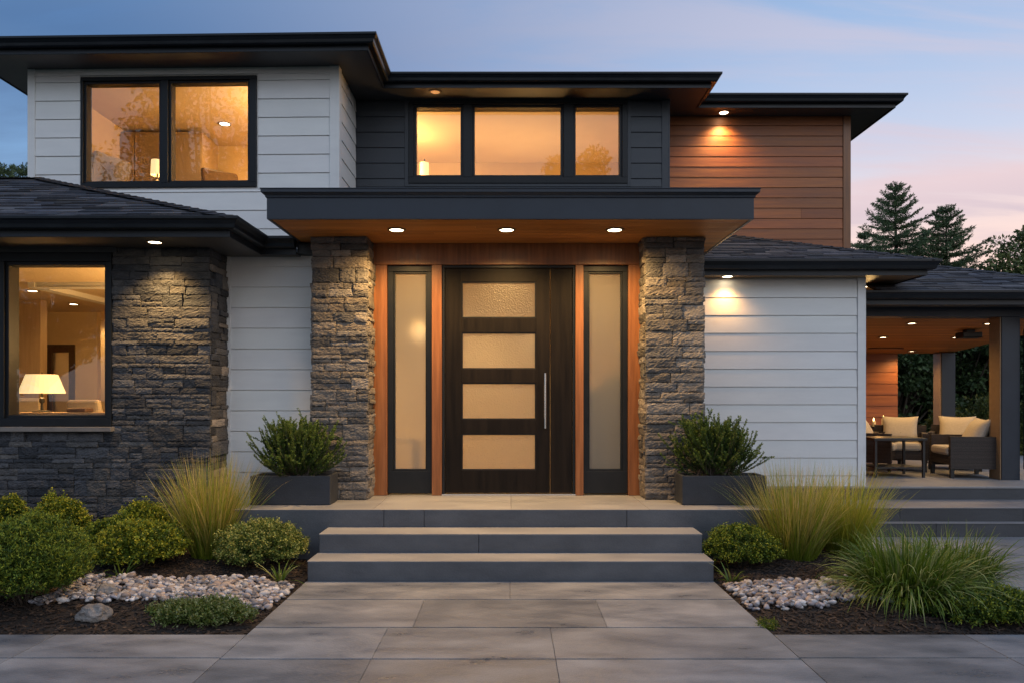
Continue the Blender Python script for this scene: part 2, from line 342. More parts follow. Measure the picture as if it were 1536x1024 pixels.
def ledgestone(o, u, w, a0, a1, z0, z1, openings, mb, pal, seed, ends=(0, 0), thick=(.026, .042), scale=1.0):
    """irregular coursed ledge stone, every stone a rough-faced block standing in front of the plane"""
    rnd = random.Random(seed); z = z0
    ov = Vector((o[0], o[1], 0)); uv = Vector((u[0], u[1], 0)); wv = Vector((w[0], w[1], 0))
    def stone(s0, s1, b0, b1):
        g = rnd.uniform(.0012, .0040); s0 += g; s1 -= g; b0 += g * .9; b1 -= g * .9
        if s1 - s0 < .012 or b1 - b0 < .010: return
        d = rnd.uniform(*thick); nx = max(3, min(22, int((s1 - s0) / .020))); nz_ = max(3, min(10, int((b1 - b0) / .014)))
        c = rnd.choice(pal); k = rnd.uniform(.72, 1.36); c = tuple(q * k for q in c)
        tx, tz = rnd.uniform(-.010, .010), rnd.uniform(-.009, .009); sd = rnd.uniform(0, 50); top, bot = [], []
        vs = []; idx = {}
        for j in range(nz_ + 1):
            for i in range(nx + 1):
                a = s0 + (s1 - s0) * i / nx; b = b0 + (b1 - b0) * j / nz_
                n1 = mnoise.noise(Vector((a * 9 + sd, b * 16, sd))); n2 = .6 * abs(mnoise.noise(Vector((a * 18 + sd, b * 34 + a * 9, 7)))) + .7 * mnoise.noise(Vector((a * 42 + sd, b * 60, 3)))
                dd = d + tx * (i / nx - .5) + tz * (j / nz_ - .5) + .009 * n1 + .008 * n2
                edge = i in (0, nx) or j in (0, nz_)
                if edge: dd -= rnd.uniform(.002, .007)
                if i in (0, nx) and 0 < j < nz_: a += rnd.uniform(-.003, .003)
                if j in (0, nz_) and 0 < i < nx: b += rnd.uniform(-.0035, .0035)
                idx[i, j] = len(vs); p = ov + uv * a + wv * dd; vs.append((p.x, p.y, b))
        fs = [(idx[i, j], idx[i + 1, j], idx[i + 1, j + 1], idx[i, j + 1]) for i in range(nx) for j in range(nz_)]
        ring = [(i, 0) for i in range(nx)] + [(nx, j) for j in range(nz_)] + [(i, nz_) for i in range(nx, 0, -1)] + [(0, j) for j in range(nz_, 0, -1)]
        back = []
        for (i, j) in ring:
            a = s0 + (s1 - s0) * i / nx; b = b0 + (b1 - b0) * j / nz_; p = ov + uv * a - wv * .002; back.append(len(vs)); vs.append((p.x, p.y, b))
        for k2 in range(len(ring)):
            k3 = (k2 + 1) % len(ring); fs.append((back[k2], back[k3], idx[ring[k3]], idx[ring[k2]]))
        mb.add(vs, fs, c)
    hs = [.042, .055, .068, .085, .10, .12, .15, .165]
    while z < z1 - 1e-3:
        h = rnd.choice(hs) * scale
        if z1 - z - h < .04: h = z1 - z
        for s0, s1 in cut(a0, a1, z, z + h, [q for q in openings if q[2] < z + h * .5 and q[3] > z + h * .5]):
            x = s0
            while x < s1 - 1e-3:
                L = rnd.uniform(.10, .20) + (rnd.random() ** 1.6) * .26
                if s1 - x - L < .09: L = s1 - x
                xa, xb = x, x + L
                if abs(xa - a0) < 1e-4: xa -= ends[0] * rnd.uniform(.3, 1)
                if abs(xb - a1) < 1e-4: xb += ends[1] * rnd.uniform(.3, 1)
                if h > .095 and rnd.random() < .50:
                    t = rnd.uniform(.35, .65); stone(xa, xb, z, z + h * t)
                    if rnd.random() < .35 and L > .26:
                        q = xa + (xb - xa) * rnd.uniform(.35, .65); stone(xa, q, z + h * t, z + h); stone(q, xb, z + h * t, z + h)
                    else: stone(xa, xb, z + h * t, z + h)
                else: stone(xa, xb, z, z + h)
                x += L
        z += h
def shingles(mb, e0, e1, up, length, ul, ur, seed, expo=.135, tab=(.16, .42)):
    """rows of overlapping tabs on a roof plane. e0->e1 eave edge, up = unit slope vector, ul/ur(v): edge limits along the eave"""
    rnd = random.Random(seed); e0, e1, up = Vector(e0), Vector(e1), Vector(up); u = (e1 - e0).normalized(); n = u.cross(up).normalized()
    if n.z < 0: n = -n
    v = -.02; r = 0
    while v < length:
        v2 = min(v + expo, length); a, b = ul((v + v2) / 2), ur((v + v2) / 2); x = a - rnd.uniform(0, .1)
        while x < b:
            L = rnd.uniform(*tab); xa, xb = max(x, a), min(x + L, b); x += L
            if xb - xa < .02: continue
            t = rnd.uniform(.012, .030); k = rnd.uniform(.55, 1.4); ww = rnd.uniform(-.012, .012)
            c = tuple(q * k for q in rnd.choice([(.070, .073, .084), (.056, .060, .072), (.088, .085, .088), (.075, .076, .088)]))
            def p(q, w, h): return tuple(e0 + u * q + up * w + n * h)
            g = .002
            mb.add([p(xa + g, v + ww, t), p(xb - g, v + ww, t), p(xb - g, v2 + .03, .006), p(xa + g, v2 + .03, .006), p(xa + g, v + ww, .0), p(xb - g, v + ww, .0), p(xb - g, v2 + .03, 0), p(xa + g, v2 + .03, 0)],
                   [(0, 1, 2, 3), (4, 5, 1, 0), (5, 6, 2, 1), (7, 4, 0, 3)], c)
        v = v2; r += 1
def hipcaps(mb, p0, p1, seed, wd=.11, step=.14):
    rnd = random.Random(seed); p0, p1 = Vector(p0), Vector(p1); d = (p1 - p0); L = d.length; d.normalize(); s = d.cross(Vector((0, 0, 1))).normalized(); up = s.cross(d).normalized()
    t = 0
    while t < L:
        k = rnd.uniform(.7, 1.3); c = tuple(q * k for q in (.042, .042, .047)); a = p0 + d * t; b = p0 + d * min(t + step + .03, L + .03); h0, h1 = .034, .02
        mb.add([tuple(a - s * wd + up * (h0 - .035)), tuple(a + up * h0), tuple(a + s * wd + up * (h0 - .035)), tuple(b - s * wd + up * (h1 - .035)), tuple(b + up * h1), tuple(b + s * wd + up * (h1 - .035)), tuple(a - up * .02)],
               [(0, 1, 4, 3), (1, 2, 5, 4), (0, 6, 1), (6, 2, 1)], c); t += step
GUT = [(.002, .045), (.055, .045), (.070, .055), (.078, .085), (.100, .112), (.114, .122), (.114, .146), (.100, .146), (.098, .130), (.002, .130)]
def eave(house, path, zs, h=.145, metal='metal', fascia='fascia', soffit_poly=None, gut_scale=1.0, soffit_mat='soffit'):
    """fascia board, K-style gutter and soffit along a plan path whose outside is to the right of travel; zs = soffit height"""
    f = MB(); f.sweep(path, [(-.022, zs - .012), (0, zs - .012), (0, zs + h - .015), (-.022, zs + h - .015)]); f.build('fascia', M[fascia], house, bevel=.002)
    g = MB(); g.sweep(path, [(o, zs + z * h / .146 * 1.0) for o, z in GUT]); g.build('gutter', M[metal], house, bevel=.002)
    if soffit_poly:
        s = MB(); s.prism(soffit_poly, zs, zs + .02); s.build('soffit', M[soffit_mat], house)

def window(house, rect, panes, yf, name='window', sash=.035, depth=.13, xf=None, mat='frame', glass='glass', proud=.03):
    """outer rect and pane rects (x0,x1,z0,z1): frame with mullions (one mesh), stepped sash, glass panes"""
    x0, x1, z0, z1 = rect; fr = MB(xf); xs = [x0]
    pz0, pz1 = panes[0][2], panes[0][3]
    fr.box(x0, x1, yf - proud, yf + depth, z0, pz0 - sash); fr.box(x0, x1, yf - proud, yf + depth, pz1 + sash, z1)
    e = x0
    for p in panes: fr.box(e, p[0] - sash, yf - proud + .0, yf + depth, pz0 - sash, pz1 + sash); e = p[1] + sash
    fr.box(e, x1, yf - proud, yf + depth, pz0 - sash, pz1 + sash)
    w = fr.build(name, M[mat], house, bevel=.004)
    for p in panes:
        s = MB(xf); a, b, c, d = p; k = sash; y0, y1 = yf - proud + .028, yf + depth - .02
        s.box(a - k, b + k, y0, y1, c - k, c); s.box(a - k, b + k, y0, y1, d, d + k); s.box(a - k, a, y0, y1, c, d); s.box(b, b + k, y0, y1, c, d)
        s.build('sash', M[mat], w, bevel=.003)
        g = MB(xf); g.box(a - .004, b + .004, yf + .045, yf + .053, c - .004, d + .004); g.build('pane', M[glass], w)
    return w

# ------------------------------------------------------------------ ground, paving, steps
g = MB(); g.add([(-400, -400, -.06), (400, -400, -.06), (400, 400, -.06), (-400, 400, -.06)], [(0, 1, 2, 3)])
structure(g.build('ground', M['lawn']))
rnd = random.Random(5)
pv = MB(); jt = .0028
def slab(x0, x1, d0, d1, z=0):
    k = rnd.uniform(.80, 1.16); t = rnd.uniform(-.025, .025)
    pv.box(x0 + (jt if abs(x0) > 1.5 else .0013), x1 - (jt if abs(x1) > 1.5 else .0013), Y(min(d0, d1)) + .009, Y(max(d0, d1)) - .009, z - .05, z, (k * (1 + t), k, k * (1 - t)))
rows = [6.10, 5.55, 4.87, 4.28, 3.66, 3.04, 2.42, 1.8, 1.1, .4]
joints = [[-1.72, .0, 1.72], [-1.72, -.655, .655, 1.72], [-1.72, -.82, .27, 1.72], [-1.72, -.82, .27, 1.72]]
for i, (b, a) in enumerate(zip(rows, rows[1:])):
    js = joints[i] if i < 4 else [-1.72, -.82 + .5 * (i % 2), .27 + .5 * (i % 2), 1.72]
    for x0, x1 in zip(js, js[1:]): slab(x0, x1, a, b)
frows = [4.73, 4.30, 3.68, 3.04, 2.42, 1.8, 1.1, .4]
for b, a in zip(frows, frows[1:]):
    for s in (-1, 1):
        e = [1.72, 2.965, 4.2, 5.45, 6.7, 8]
        for x0, x1 in zip(e, e[1:]): slab(min(s * x0, s * x1), max(s * x0, s * x1), a, b)
rr = [4.73, 5.3, 5.9, 6.5, 7.1, 7.6, 8.06]
for i, (a, b) in enumerate(zip(rr, rr[1:])):
    e = [3.74, 4.3 + .35 * (i % 2), 5.5 + .35 * (i % 2), 6.8, 8.2, 9.6]
    for x0, x1 in zip(e, e[1:]): slab(x0, x1, a, b)
structure(pv.build('paving', M['paver'], bevel=.0015))
jb = MB(); jb.add([(-8, Y(.3), -.030), (10, Y(.3), -.030), (10, Y(4.72), -.030), (-8, Y(4.72), -.030)], [(0, 1, 2, 3)])
jb.add([(-1.70, Y(4.72), -.030), (1.70, Y(4.72), -.030), (1.70, Y(6.2), -.030), (-1.70, Y(6.2), -.030)], [(0, 1, 2, 3)])
jb.add([(3.76, Y(4.72), -.030), (10, Y(4.72), -.030), (10, Y(8.1), -.030), (3.76, Y(8.1), -.030)], [(0, 1, 2, 3)])
structure(jb.build('paving_bed_ground', M['mortar']))

# garden soil in the two beds, gently mounded
def soil(x0, x1, d0, d1, name, nx=90, ny=50):
    mb = MB(); vs = []
    for j in range(ny + 1):
        for i in range(nx + 1):
            x = x0 + (x1 - x0) * i / nx; d = d0 + (d1 - d0) * j / ny
            vs.append((x, Y(d), soil_z(x, d)))
    mb.add(vs, [(j * (nx + 1) + i, j * (nx + 1) + i + 1, (j + 1) * (nx + 1) + i + 1, (j + 1) * (nx + 1) + i) for j in range(ny) for i in range(nx)])
    structure(mb.build(name, M['soil'], smooth=True))
def soil_z(x, d):
    e = min(1, max(0, (d - 4.73) / .5)) * min(1, max(0, (abs(x) - 1.72) / .35))
    if x > 0: e *= min(1, max(0, (3.74 - x) / .3))
    return -.022 + e * (.07 + .05 * mnoise.noise(Vector((x * 1.6, d * 1.6, 0)))) + .012 * mnoise.noise(Vector((x * 9, d * 9, 3)))
soil(-9, -1.722, 4.735, 7.9, 'soil_ground'); soil(1.722, 3.735, 4.735, 8.9, 'soil_ground')

# ------------------------------------------------------------------ front steps and porch
PZ = .494; S = PZ / 3
st = thing('front_steps', 'wide grey stone steps climbing to the front door porch', 'steps', (0, Y(6.1), 0))
def step(x0, x1, d0, d1, z1, name='step', z0=-.04, cuts=()):
    r = MB(); e = [x0, *cuts, x1]; n = len(e) - 1
    for i in range(n):
        k = 1 + random.Random(i + z1 * 77).uniform(-.05, .05)
        r.box(e[i] + (.001 if i else 0), e[i + 1] - (.001 if i < n - 1 else 0), Y(d0) + .012, Y(d1), z0, z1 - .005, (k, k, k))
    o = r.build(name, M['concrete'], st, bevel=.007)
    return o
def tread(x0, x1, d0, d1, z1, par, n=2, name='tread', mat='tread'):
    r = MB(); w = (x1 - x0) / n
    for i in range(n):
        k = 1 + random.Random(i * 3 + z1 * 31).uniform(-.07, .07)
        r.box(x0 + i * w + (.0015 if i else 0), x0 + (i + 1) * w - (.0015 if i < n - 1 else 0), Y(d0) + .015, Y(d1), z1 - .0045, z1, (k, k, k))
    return r.build(name, M[mat], par, bevel=.002)
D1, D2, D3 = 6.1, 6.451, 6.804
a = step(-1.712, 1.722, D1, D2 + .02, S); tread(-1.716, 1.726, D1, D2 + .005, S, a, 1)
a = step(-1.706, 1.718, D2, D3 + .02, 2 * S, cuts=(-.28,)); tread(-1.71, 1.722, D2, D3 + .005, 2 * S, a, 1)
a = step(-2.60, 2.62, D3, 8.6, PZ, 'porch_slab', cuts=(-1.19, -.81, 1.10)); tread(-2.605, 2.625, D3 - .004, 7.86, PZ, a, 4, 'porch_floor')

# ------------------------------------------------------------------ the house
H = thing('house', 'two storey modern house with white, charcoal and cedar siding and stone piers', 'house', (0, 0, 0))
# --- upper left wing (front turned a degree and a half, as in the photograph)
XL = Matrix.Translation((-2.103, Y(8.83), 0)) @ Matrix.Rotation(R(-1.45), 4, 'Z') @ Matrix.Translation((2.103, -Y(8.83), 0))
yl = Y(8.83); ZS = 5.585
Wl = (-5.275, -3.096, 4.118, 5.478); Pl = [(-5.215, -4.310, 4.204, 5.400), (-4.158, -3.212, 4.204, 5.400)]
opl = (-5.24, -3.13, 4.15, 5.45)
core((0, yl), (1, 0), (0, -1), -5.942, -2.103, 2.9, ZS, .15, [opl], 'wall', M['white'], H, XL)
boards((0, yl), (1, 0), (0, -1), -5.85, -2.20, 2.9, ZS - .0, 5.414, .2268, [(-5.29, -3.08, 4.09, 5.50)], 'siding', M['white'], H, 3, xf=XL, label='white horizontal board siding')
tr = MB(XL); tr.box(-5.942, -5.852, yl - .022, yl, 2.9, ZS); tr.box(-2.198, -2.103, yl - .022, yl + .0, 2.9, ZS); tr.box(-2.103, -2.079, yl - .022, yl + .10, 2.9, ZS); tr.box(-5.29, -3.08, yl - .020, yl, 5.50, ZS - .03)
tr.build('corner_trim', M['white'], H, bevel=.003)
core((-2.103, 0), (0, 1), (1, 0), yl + .15, Y(9.82), 2.9, ZS, .15, [], 'wall', M['white'], H)
boards((-2.103, 0), (0, 1), (1, 0), yl + .10, Y(9.82), 2.9, ZS, 5.414, .2268, [], 'siding', M['white'], H, 4, label='white horizontal board siding')
core((-5.942, 0), (0, 1), (-1, 0), Y(9.1), Y(14), 2.9, ZS, .15, [], 'wall', M['white'], H)
window(H, Wl, Pl, yl, xf=XL, sash=.03)
# --- centre: charcoal siding and the clerestory window
yc = Y(9.82)
Wc = (-1.372, 1.590, 4.445, 5.545); Pc = [(-1.272, -.672, 4.563, 5.478), (-.480, .690, 4.563, 5.478), (.892, 1.485, 4.563, 5.478)]
opc = (-1.34, 1.56, 4.47, 5.52)
core((0, yc), (1, 0), (0, -1), -2.10, 2.145, 3.3, ZS, .15, [opc], 'wall', M['dark'], H)
boards((0, yc), (1, 0), (0, -1), -2.085, 2.06, 3.3, ZS, 5.345, .2097, [(-1.43, 1.64, 4.40, ZS)], 'siding', M['dark'], H, 5, label='charcoal horizontal board siding')
tr = MB(); tr.box(2.058, 2.145, yc - .022, yc, 3.3, ZS); tr.box(-1.43, -1.374, yc - .020, yc, 4.40, ZS); tr.box(1.592, 1.64, yc - .020, yc, 4.40, ZS); tr.box(-1.374, 1.592, yc - .018, yc, 4.40, 4.443); tr.box(2.145, 2.167, yc - .022, Y(10.4), 3.3, ZS)
tr.build('corner_trim', M['dark'], H, bevel=.003)
window(H, Wc, Pc, yc, sash=.035)
# --- right: cedar siding
yr = Y(10.4)
core((0, yr), (1, 0), (0, -1), 2.1, 4.87, 3.2, ZS, .15, [], 'wall', M['wood'], H)
boards((0, yr), (1, 0), (0, -1), 2.168, 4.78, 3.2, ZS, 5.443, .1481, [], 'siding', M['wood'], H, 6, gap=.006, var=.20, lmax=3.4, label='brown cedar board siding', lean=.006)
tr = MB(); tr.box(4.782, 4.89, yr - .024, yr, 3.2, ZS, (.9, .9, .9)); tr.box(4.87, 4.893, yr, yr + 3.5, 3.2, ZS, (.9, .9, .9)); tr.build('corner_trim', M['wood_frame'], H, bevel=.003)
core((4.87, 0), (0, 1), (1, 0), yr, Y(14), 3.2, ZS, .15, [], 'wall', M['wood'], H)
# --- main eaves: one stepped run
fl = [(-6.45, Y(14)), (-6.45, Y(8.515)), (-1.645, Y(8.395)), (-1.645, Y(9.415)), (2.62, Y(9.415)), (2.62, Y(10.06)), (5.365, Y(10.06)), (5.365, Y(14))]
eave(H, fl, ZS, .150, soffit_poly=[(x + (.02 if i < 2 else -.02), y + (.02 if 0 < i < 7 else 0)) for i, (x, y) in enumerate(fl)])
# low hip roofs above (hidden by the gutters from the path)
def hiproof(x0, x1, y0, y1, z, slope, name='roof'):
    w = min(x1 - x0, y1 - y0) / 2; mb = MB()
    if (x1 - x0) > (y1 - y0): ra, rb = (x0 + w, (y0 + y1) / 2, z + w * slope), (x1 - w, (y0 + y1) / 2, z + w * slope)
    else: ra, rb = ((x0 + x1) / 2, y0 + w, z + w * slope), ((x0 + x1) / 2, y1 - w, z + w * slope)
    v = [(x0, y0, z), (x1, y0, z), (x1, y1, z), (x0, y1, z), ra, rb]
    if (x1 - x0) > (y1 - y0): fs = [(0, 1, 5, 4), (1, 2, 5), (2, 3, 4, 5), (3, 0, 4), (0, 3, 2, 1)]
    else: fs = [(0, 1, 4), (1, 2, 5, 4), (2, 3, 5), (3, 0, 4, 5), (0, 3, 2, 1)]
    mb.add(v, fs, (.045, .045, .05)); mb.build(name, M['shingle'], H)
hiproof(-6.50, -1.60, Y(8.47), Y(15), ZS + .135, .30); hiproof(-1.9, 2.68, Y(9.37), Y(15.2), ZS + .133, .28); hiproof(2.4, 5.42, Y(10.02), Y(14.9), ZS + .131, .25)

# --- lower left wing: ledge stone front with the big window
ys = Y(7.37) + .03; ZL = CZ + 1.53
Ws = (-5.19, -4.055, 1.255, 3.02); Ps = [(-5.115, -4.137, 1.37, 2.895)]
ops = (-5.16, -4.085, 1.285, 2.99)
core((0, ys), (1, 0), (0, -1), -9.2, -3.085, -.1, ZL, .20, [ops], 'wall', M['mortar'], H)
core((-3.085, 0), (0, 1), (1, 0), ys + .20, Y(7.9), -.1, ZL, .2, [], 'wall', M['mortar'], H)
sm = MB(); ledgestone((0, ys), (1, 0), (0, -1), -9.2, -3.085, -.06, ZL, [(-5.19, -4.055, 1.21, 3.07)], sm, PAL_COOL, 11, ends=(0, .045))
ledgestone((-3.085, 0), (0, 1), (1, 0), ys, Y(7.85), -.06, ZL, [], sm, PAL_COOL + PAL_WARM[2:4], 12, thick=(.015, .04))
sm.build('stone_wall', M['stone'], H, label='dark grey stacked ledge stone wall')
window(H, Ws, Ps, ys, sash=.032, proud=.045, depth=.16)
sl = MB(); sl.box(-9.2, -4.03, ys - .10, ys - .001, 1.205, 1.252); sl.build('window_sill', M['sillstone'], H, bevel=.004)
hd = MB(); hd.box(-9.2, -4.0, ys - .048, ys + .02, 3.022, ZL - .001); hd.build('window_head', M['soffit'], H)
# white board wall between stone wing and left pier
yw = Y(7.86)
core((0, yw), (1, 0), (0, -1), -3.1, -1.95, .2, ZL + .02, .12, [], 'wall', M['white'], H)
boards((0, yw), (1, 0), (0, -1), -3.06, -1.98, .22, ZL + .02, 2.958, .2222, [], 'siding', M['white'], H, 8, label='white horizontal board siding')
tr = MB(); tr.box(-3.072, -3.030, yw - .026, yw - .012, .22, ZL); tr.build('corner_trim', M['white'], H)
# eave + shingle roof
fl = [(-9.2, Y(6.83)), (-2.645, Y(6.83)), (-2.645, Y(7.675)), (-2.27, Y(7.675))]
eave(H, fl, ZL, .165, soffit_poly=[(-9.2, Y(6.85)), (-2.665, Y(6.85)), (-2.665, Y(7.695)), (-2.27, Y(7.695)), (-2.27, Y(7.85)), (-9.2, Y(7.85))])
eg = MB(); eg.box(-2.27, -1.9, Y(7.72), Y(7.85), ZL + .01, ZL + .12); eg.build('fascia', M['fascia'], H, bevel=.003)
zg = ZL + .150; A = Vector((-2.60, Y(6.775), zg)); B = Vector((-5.70, Y(8.80), CZ + 2.652)); E = Vector((-9.2, Y(6.775), zg)); G = Vector((-9.2, Y(8.80), CZ + 2.652))
rf = MB(); Sx = Vector((-2.60, Y(8.80), zg)); G2 = Vector((-9.2, Y(10.8), zg)); B2 = Vector((-5.9, Y(10.8), zg))
rf.add([tuple(p - Vector((0, 0, .012))) for p in (E, A, B, G, Sx, G2, B2)], [(0, 1, 2, 3), (1, 4, 2), (3, 2, 6, 5), (2, 4, 6)], (.04, .04, .045))
up = Vector((0, B.y - A.y, B.z - A.z)); Lr = up.length; up.normalize(); wid = A.x - E.x
shingles(rf, E, A, up, Lr, lambda v: 0, lambda v: wid - max(0, v) / Lr * (A.x - B.x), 21)
# right hand plane
up2 = Vector((B.x - A.x, 0, B.z - A.z)); L2 = up2.length; up2.normalize(); dep = Sx.y - A.y
shingles(rf, A, Sx, up2, L2, lambda v: max(0, v) / L2 * dep, lambda v: dep, 22)
hipcaps(rf, A, B, 23); hipcaps(rf, B + Vector((.0, 0, 0)), G, 24)
rf.build('roof', M['shingle'], H, label='grey shingle roof of the low left wing')
fs_ = MB(); fs_.add([(-2.65, Y(7.60), ZL + .15), (-1.9, Y(7.60), ZL + .15), (-1.9, Y(8.83), ZL + .30), (-2.65, Y(8.83), ZL + .30)], [(0, 1, 2, 3)], (.045, .045, .05)); fs_.build('roof', M['shingle'], H)

# --- entry block: piers, cedar frame, door and sidelights
for s, (x0, x1) in ((-1, (-2.035, -1.490)), (1, (1.418, 1.988))):
    yp = Y(7.466) + .03; yb = Y(7.84)
    pm = MB(); pm.box(x0, x1, yp, yb, PZ, 3.20, (.1, .1, .1)); c0 = pm
    pm = MB()
    ledgestone((0, yp), (1, 0), (0, -1), x0, x1, PZ + .002, 3.203, [], pm, PAL_WARM, 31 + s, ends=(.03, .03))
    ledgestone((x1, 0), (0, 1), (1, 0), yp, yb, PZ + .002, 3.203, [], pm, PAL_WARM, 35 + s, thick=(.015, .042))
    ledgestone((x0, 0), (0, 1), (-1, 0), yp, yb, PZ + .002, 3.203, [], pm, PAL_WARM, 39 + s, thick=(.015, .042))
    p = pm.build('stone_pier', M['stone'], H)
    c0.build('pier_core', M['mortar'], p)
yd = 0.0
zt = CZ + 1.665; zh = Z(398, 7.82); x_l, x_r = X(567, 7.82), X(955, 7.82)
DX = [X(p, 7.82) for p in (581, 648, 663, 863, 875, 942)]
fr = MB()
fr.box(x_l - .05, x_r + .05, yd - .03, yd + .12, zh, zt - .001)
for a_, b_ in ((x_l - .05, DX[0]), (DX[1], DX[2]), (DX[3], DX[4]), (DX[5], x_r + .05)): fr.box(a_, b_, yd - .025, yd + .12, PZ + .001, zh - .001, (rnd.uniform(.9, 1.1),) * 3)
fr.build('door_surround', M['wood_frame'], H, bevel=.004, label='reddish brown cedar surround of the front door')
for b6 in ((x_l - .6, x_l - .05, yd + .03, yd + .15), (x_r + .05, x_r + .62, yd + .03, yd + .15), (1.93, 2.03, yd + .15, Y(8.87))): sd = MB(); sd.box(*b6, PZ, zt); sd.build('wall', M['mortar'], H)
for (a_, b_, g0, g1) in ((DX[0], DX[1], 593.0, 638.5), (DX[4], DX[5], 884.2, 930.5)):
    ya = yd + .012; q0, q1 = X(g0, 7.86), X(g1, 7.86); zb, zu = Z(702.5, 7.86), Z(411, 7.86)
    m = MB(); m.box(a_ + .001, b_ - .001, ya, ya + .08, PZ + .02, zb - .02); m.box(a_ + .001, b_ - .001, ya, ya + .08, zu + .02, zh - .002)
    m.box(a_ + .001, q0 - .02, ya, ya + .08, zb - .02, zu + .02); m.box(q1 + .02, b_ - .001, ya, ya + .08, zb - .02, zu + .02)
    sdl = m.build('sidelight', M['frame'], H, bevel=.003)
    m = MB(); y0, y1 = ya + .018, ya + .07; k = .02
    m.box(q0 - k, q1 + k, y0, y1, zb - k, zb); m.box(q0 - k, q1 + k, y0, y1, zu, zu + k); m.box(q0 - k, q0, y0, y1, zb, zu); m.box(q1, q1 + k, y0, y1, zb, zu); m.build('bead', M['frame'], sdl, bevel=.002)
    m = MB(); m.box(q0 - .003, q1 + .003, ya + .040, ya + .050, zb - .003, zu + .003); m.build('pane', M['frost_smooth'], sdl)
# door: leaf with four obscure glass lights, narrow fixed panel, steel pull
dk = .022; dx0, dx1 = DX[2], DX[3]
jm = MB(); jm.box(dx0 + .001, dx0 + .028, yd - .004, yd + .10, PZ + .02, zh - .002); jm.box(dx1 - .028, dx1 - .001, yd - .004, yd + .10, PZ + .02, zh - .002); jm.box(dx0 + .028, dx1 - .028, yd - .004, yd + .10, zh - .03, zh - .002)
jm.build('door_frame', M['frame'], H, bevel=.003)
th = MB(); th.box(dx0, dx1, yd - .05, yd + .1, PZ + .0005, PZ + .019); th.build('threshold', M['steel'], H, bevel=.002)
ly = yd + .012; lx0, lx1 = dx0 + .032, X(825, 7.83); gl0, gl1 = X(694.2, 7.85), X(802.3, 7.85)
gz = [(Z(b, 7.85), Z(t, 7.85)) for t, b in ((424.8, 475.6), (500.5, 551.4), (575.4, 626.8), (651.6, 702.6))]
m = MB(); z0, z1 = PZ + .024, zh - .034
m.box(lx0, gl0 - .012, ly, ly + .055, z0, z1, (.95,) * 3); m.box(gl1 + .012, lx1, ly, ly + .055, z0, z1, (1.05,) * 3)
e = z1
for b, t in gz: m.box(gl0 - .012, gl1 + .012, ly + .0015, ly + .0535, t + .012, e, (rnd.uniform(.85, 1.2),) * 3); e = b - .012
m.box(gl0 - .012, gl1 + .012, ly + .0015, ly + .0535, z0, e)
leaf = m.build('front_door', M['doorwood'], H, bevel=.002, label='dark espresso door with four obscure glass lights')
for b, t in gz:
    m = MB(); m.box(gl0 - .003, gl1 + .003, ly + .026, ly + .036, b - .003, t + .003); pn = m.build('glass_light', M['frost'], leaf)
    m = MB(); k = .012; y0, y1 = ly + .010, ly + .045
    m.box(gl0 - k, gl1 + k, y0, y1, b - k, b); m.box(gl0 - k, gl1 + k, y0, y1, t, t + k); m.box(gl0 - k, gl0, y0, y1, b, t); m.box(gl1, gl1 + k, y0, y1, b, t); m.build('bead', M['frame'], leaf)
m = MB(); hx = X(818, 7.75); yh = ly - .062
m.tube([(hx, yh, Z(642, 7.75)), (hx, yh, Z(559, 7.75))], .0125, 14)
for zz in (Z(632, 7.75), Z(570, 7.75)): m.tube([(hx, yh, zz), (hx + .012, ly + .002, zz)], .008, 10)
m.build('door_handle', M['steel'], leaf, smooth=False)
m = MB(); m.box(lx1 + .006, dx1 - .032, ly + .002, ly + .055, z0, z1, (1, 1, 1)); m.build('side_panel', M['doorwood'], H, bevel=.002, label='narrow dark fixed panel beside the door')

# --- entry canopy
zc = zt; yf = Y(6.716); cx0, cx1 = -2.259, 2.266; yb = Y(8.86)
pl = [(cx0, yb), (cx0, yf), (cx1, yf), (cx1, yb)]
cn = MB(); cn.sweep(pl, [(-.03, zc - .006), (0, zc - .006), (0, zc + .190), (-.03, zc + .190)]); can = cn.build('canopy', M['canopy'], H, bevel=.003, label='flat charcoal entry canopy with cedar underside')
cn = MB(); cn.sweep(pl, [(-.02, zc + .1905), (.006, zc + .1905), (.012, zc + .200), (.012, zc + .208), (.034, zc + .228), (.044, zc + .234), (.044, zc + .262), (.050, zc + .264), (.050, zc + .272), (-.02, zc + .272)]); cn.build('canopy_moulding', M['canopy'], can, bevel=.002)
cn = MB(); cn.box(cx0 + .02, cx1 - .02, yf + .02, Y(9.80), zc + .20, zc + .262, (.045, .045, .05)); cn.build('canopy_roof', M['fascia'], can)
cn = MB(); b_ = .092; y = yf + .030
while y < yb - .01:
    y2 = min(y + b_, yb); x = cx0 + .03
    while x < cx1 - .03:
        L = rnd.uniform(1.4, 3.2); L = cx1 - .03 - x if cx1 - .03 - x - L < .5 else L
        k = rnd.uniform(.82, 1.15); cn.box(x + .001, x + L - .001, y + .003, y2, zc, zc + .018, (k, k * rnd.uniform(.97, 1.03), k)); x += L
    y = y2
cn.box(cx0 + .03, cx1 - .03, yf + .03, yb, zc + .019, zc + .03, (.15,) * 3); cn.build('canopy_ceiling', M['wood_ceiling'], can)

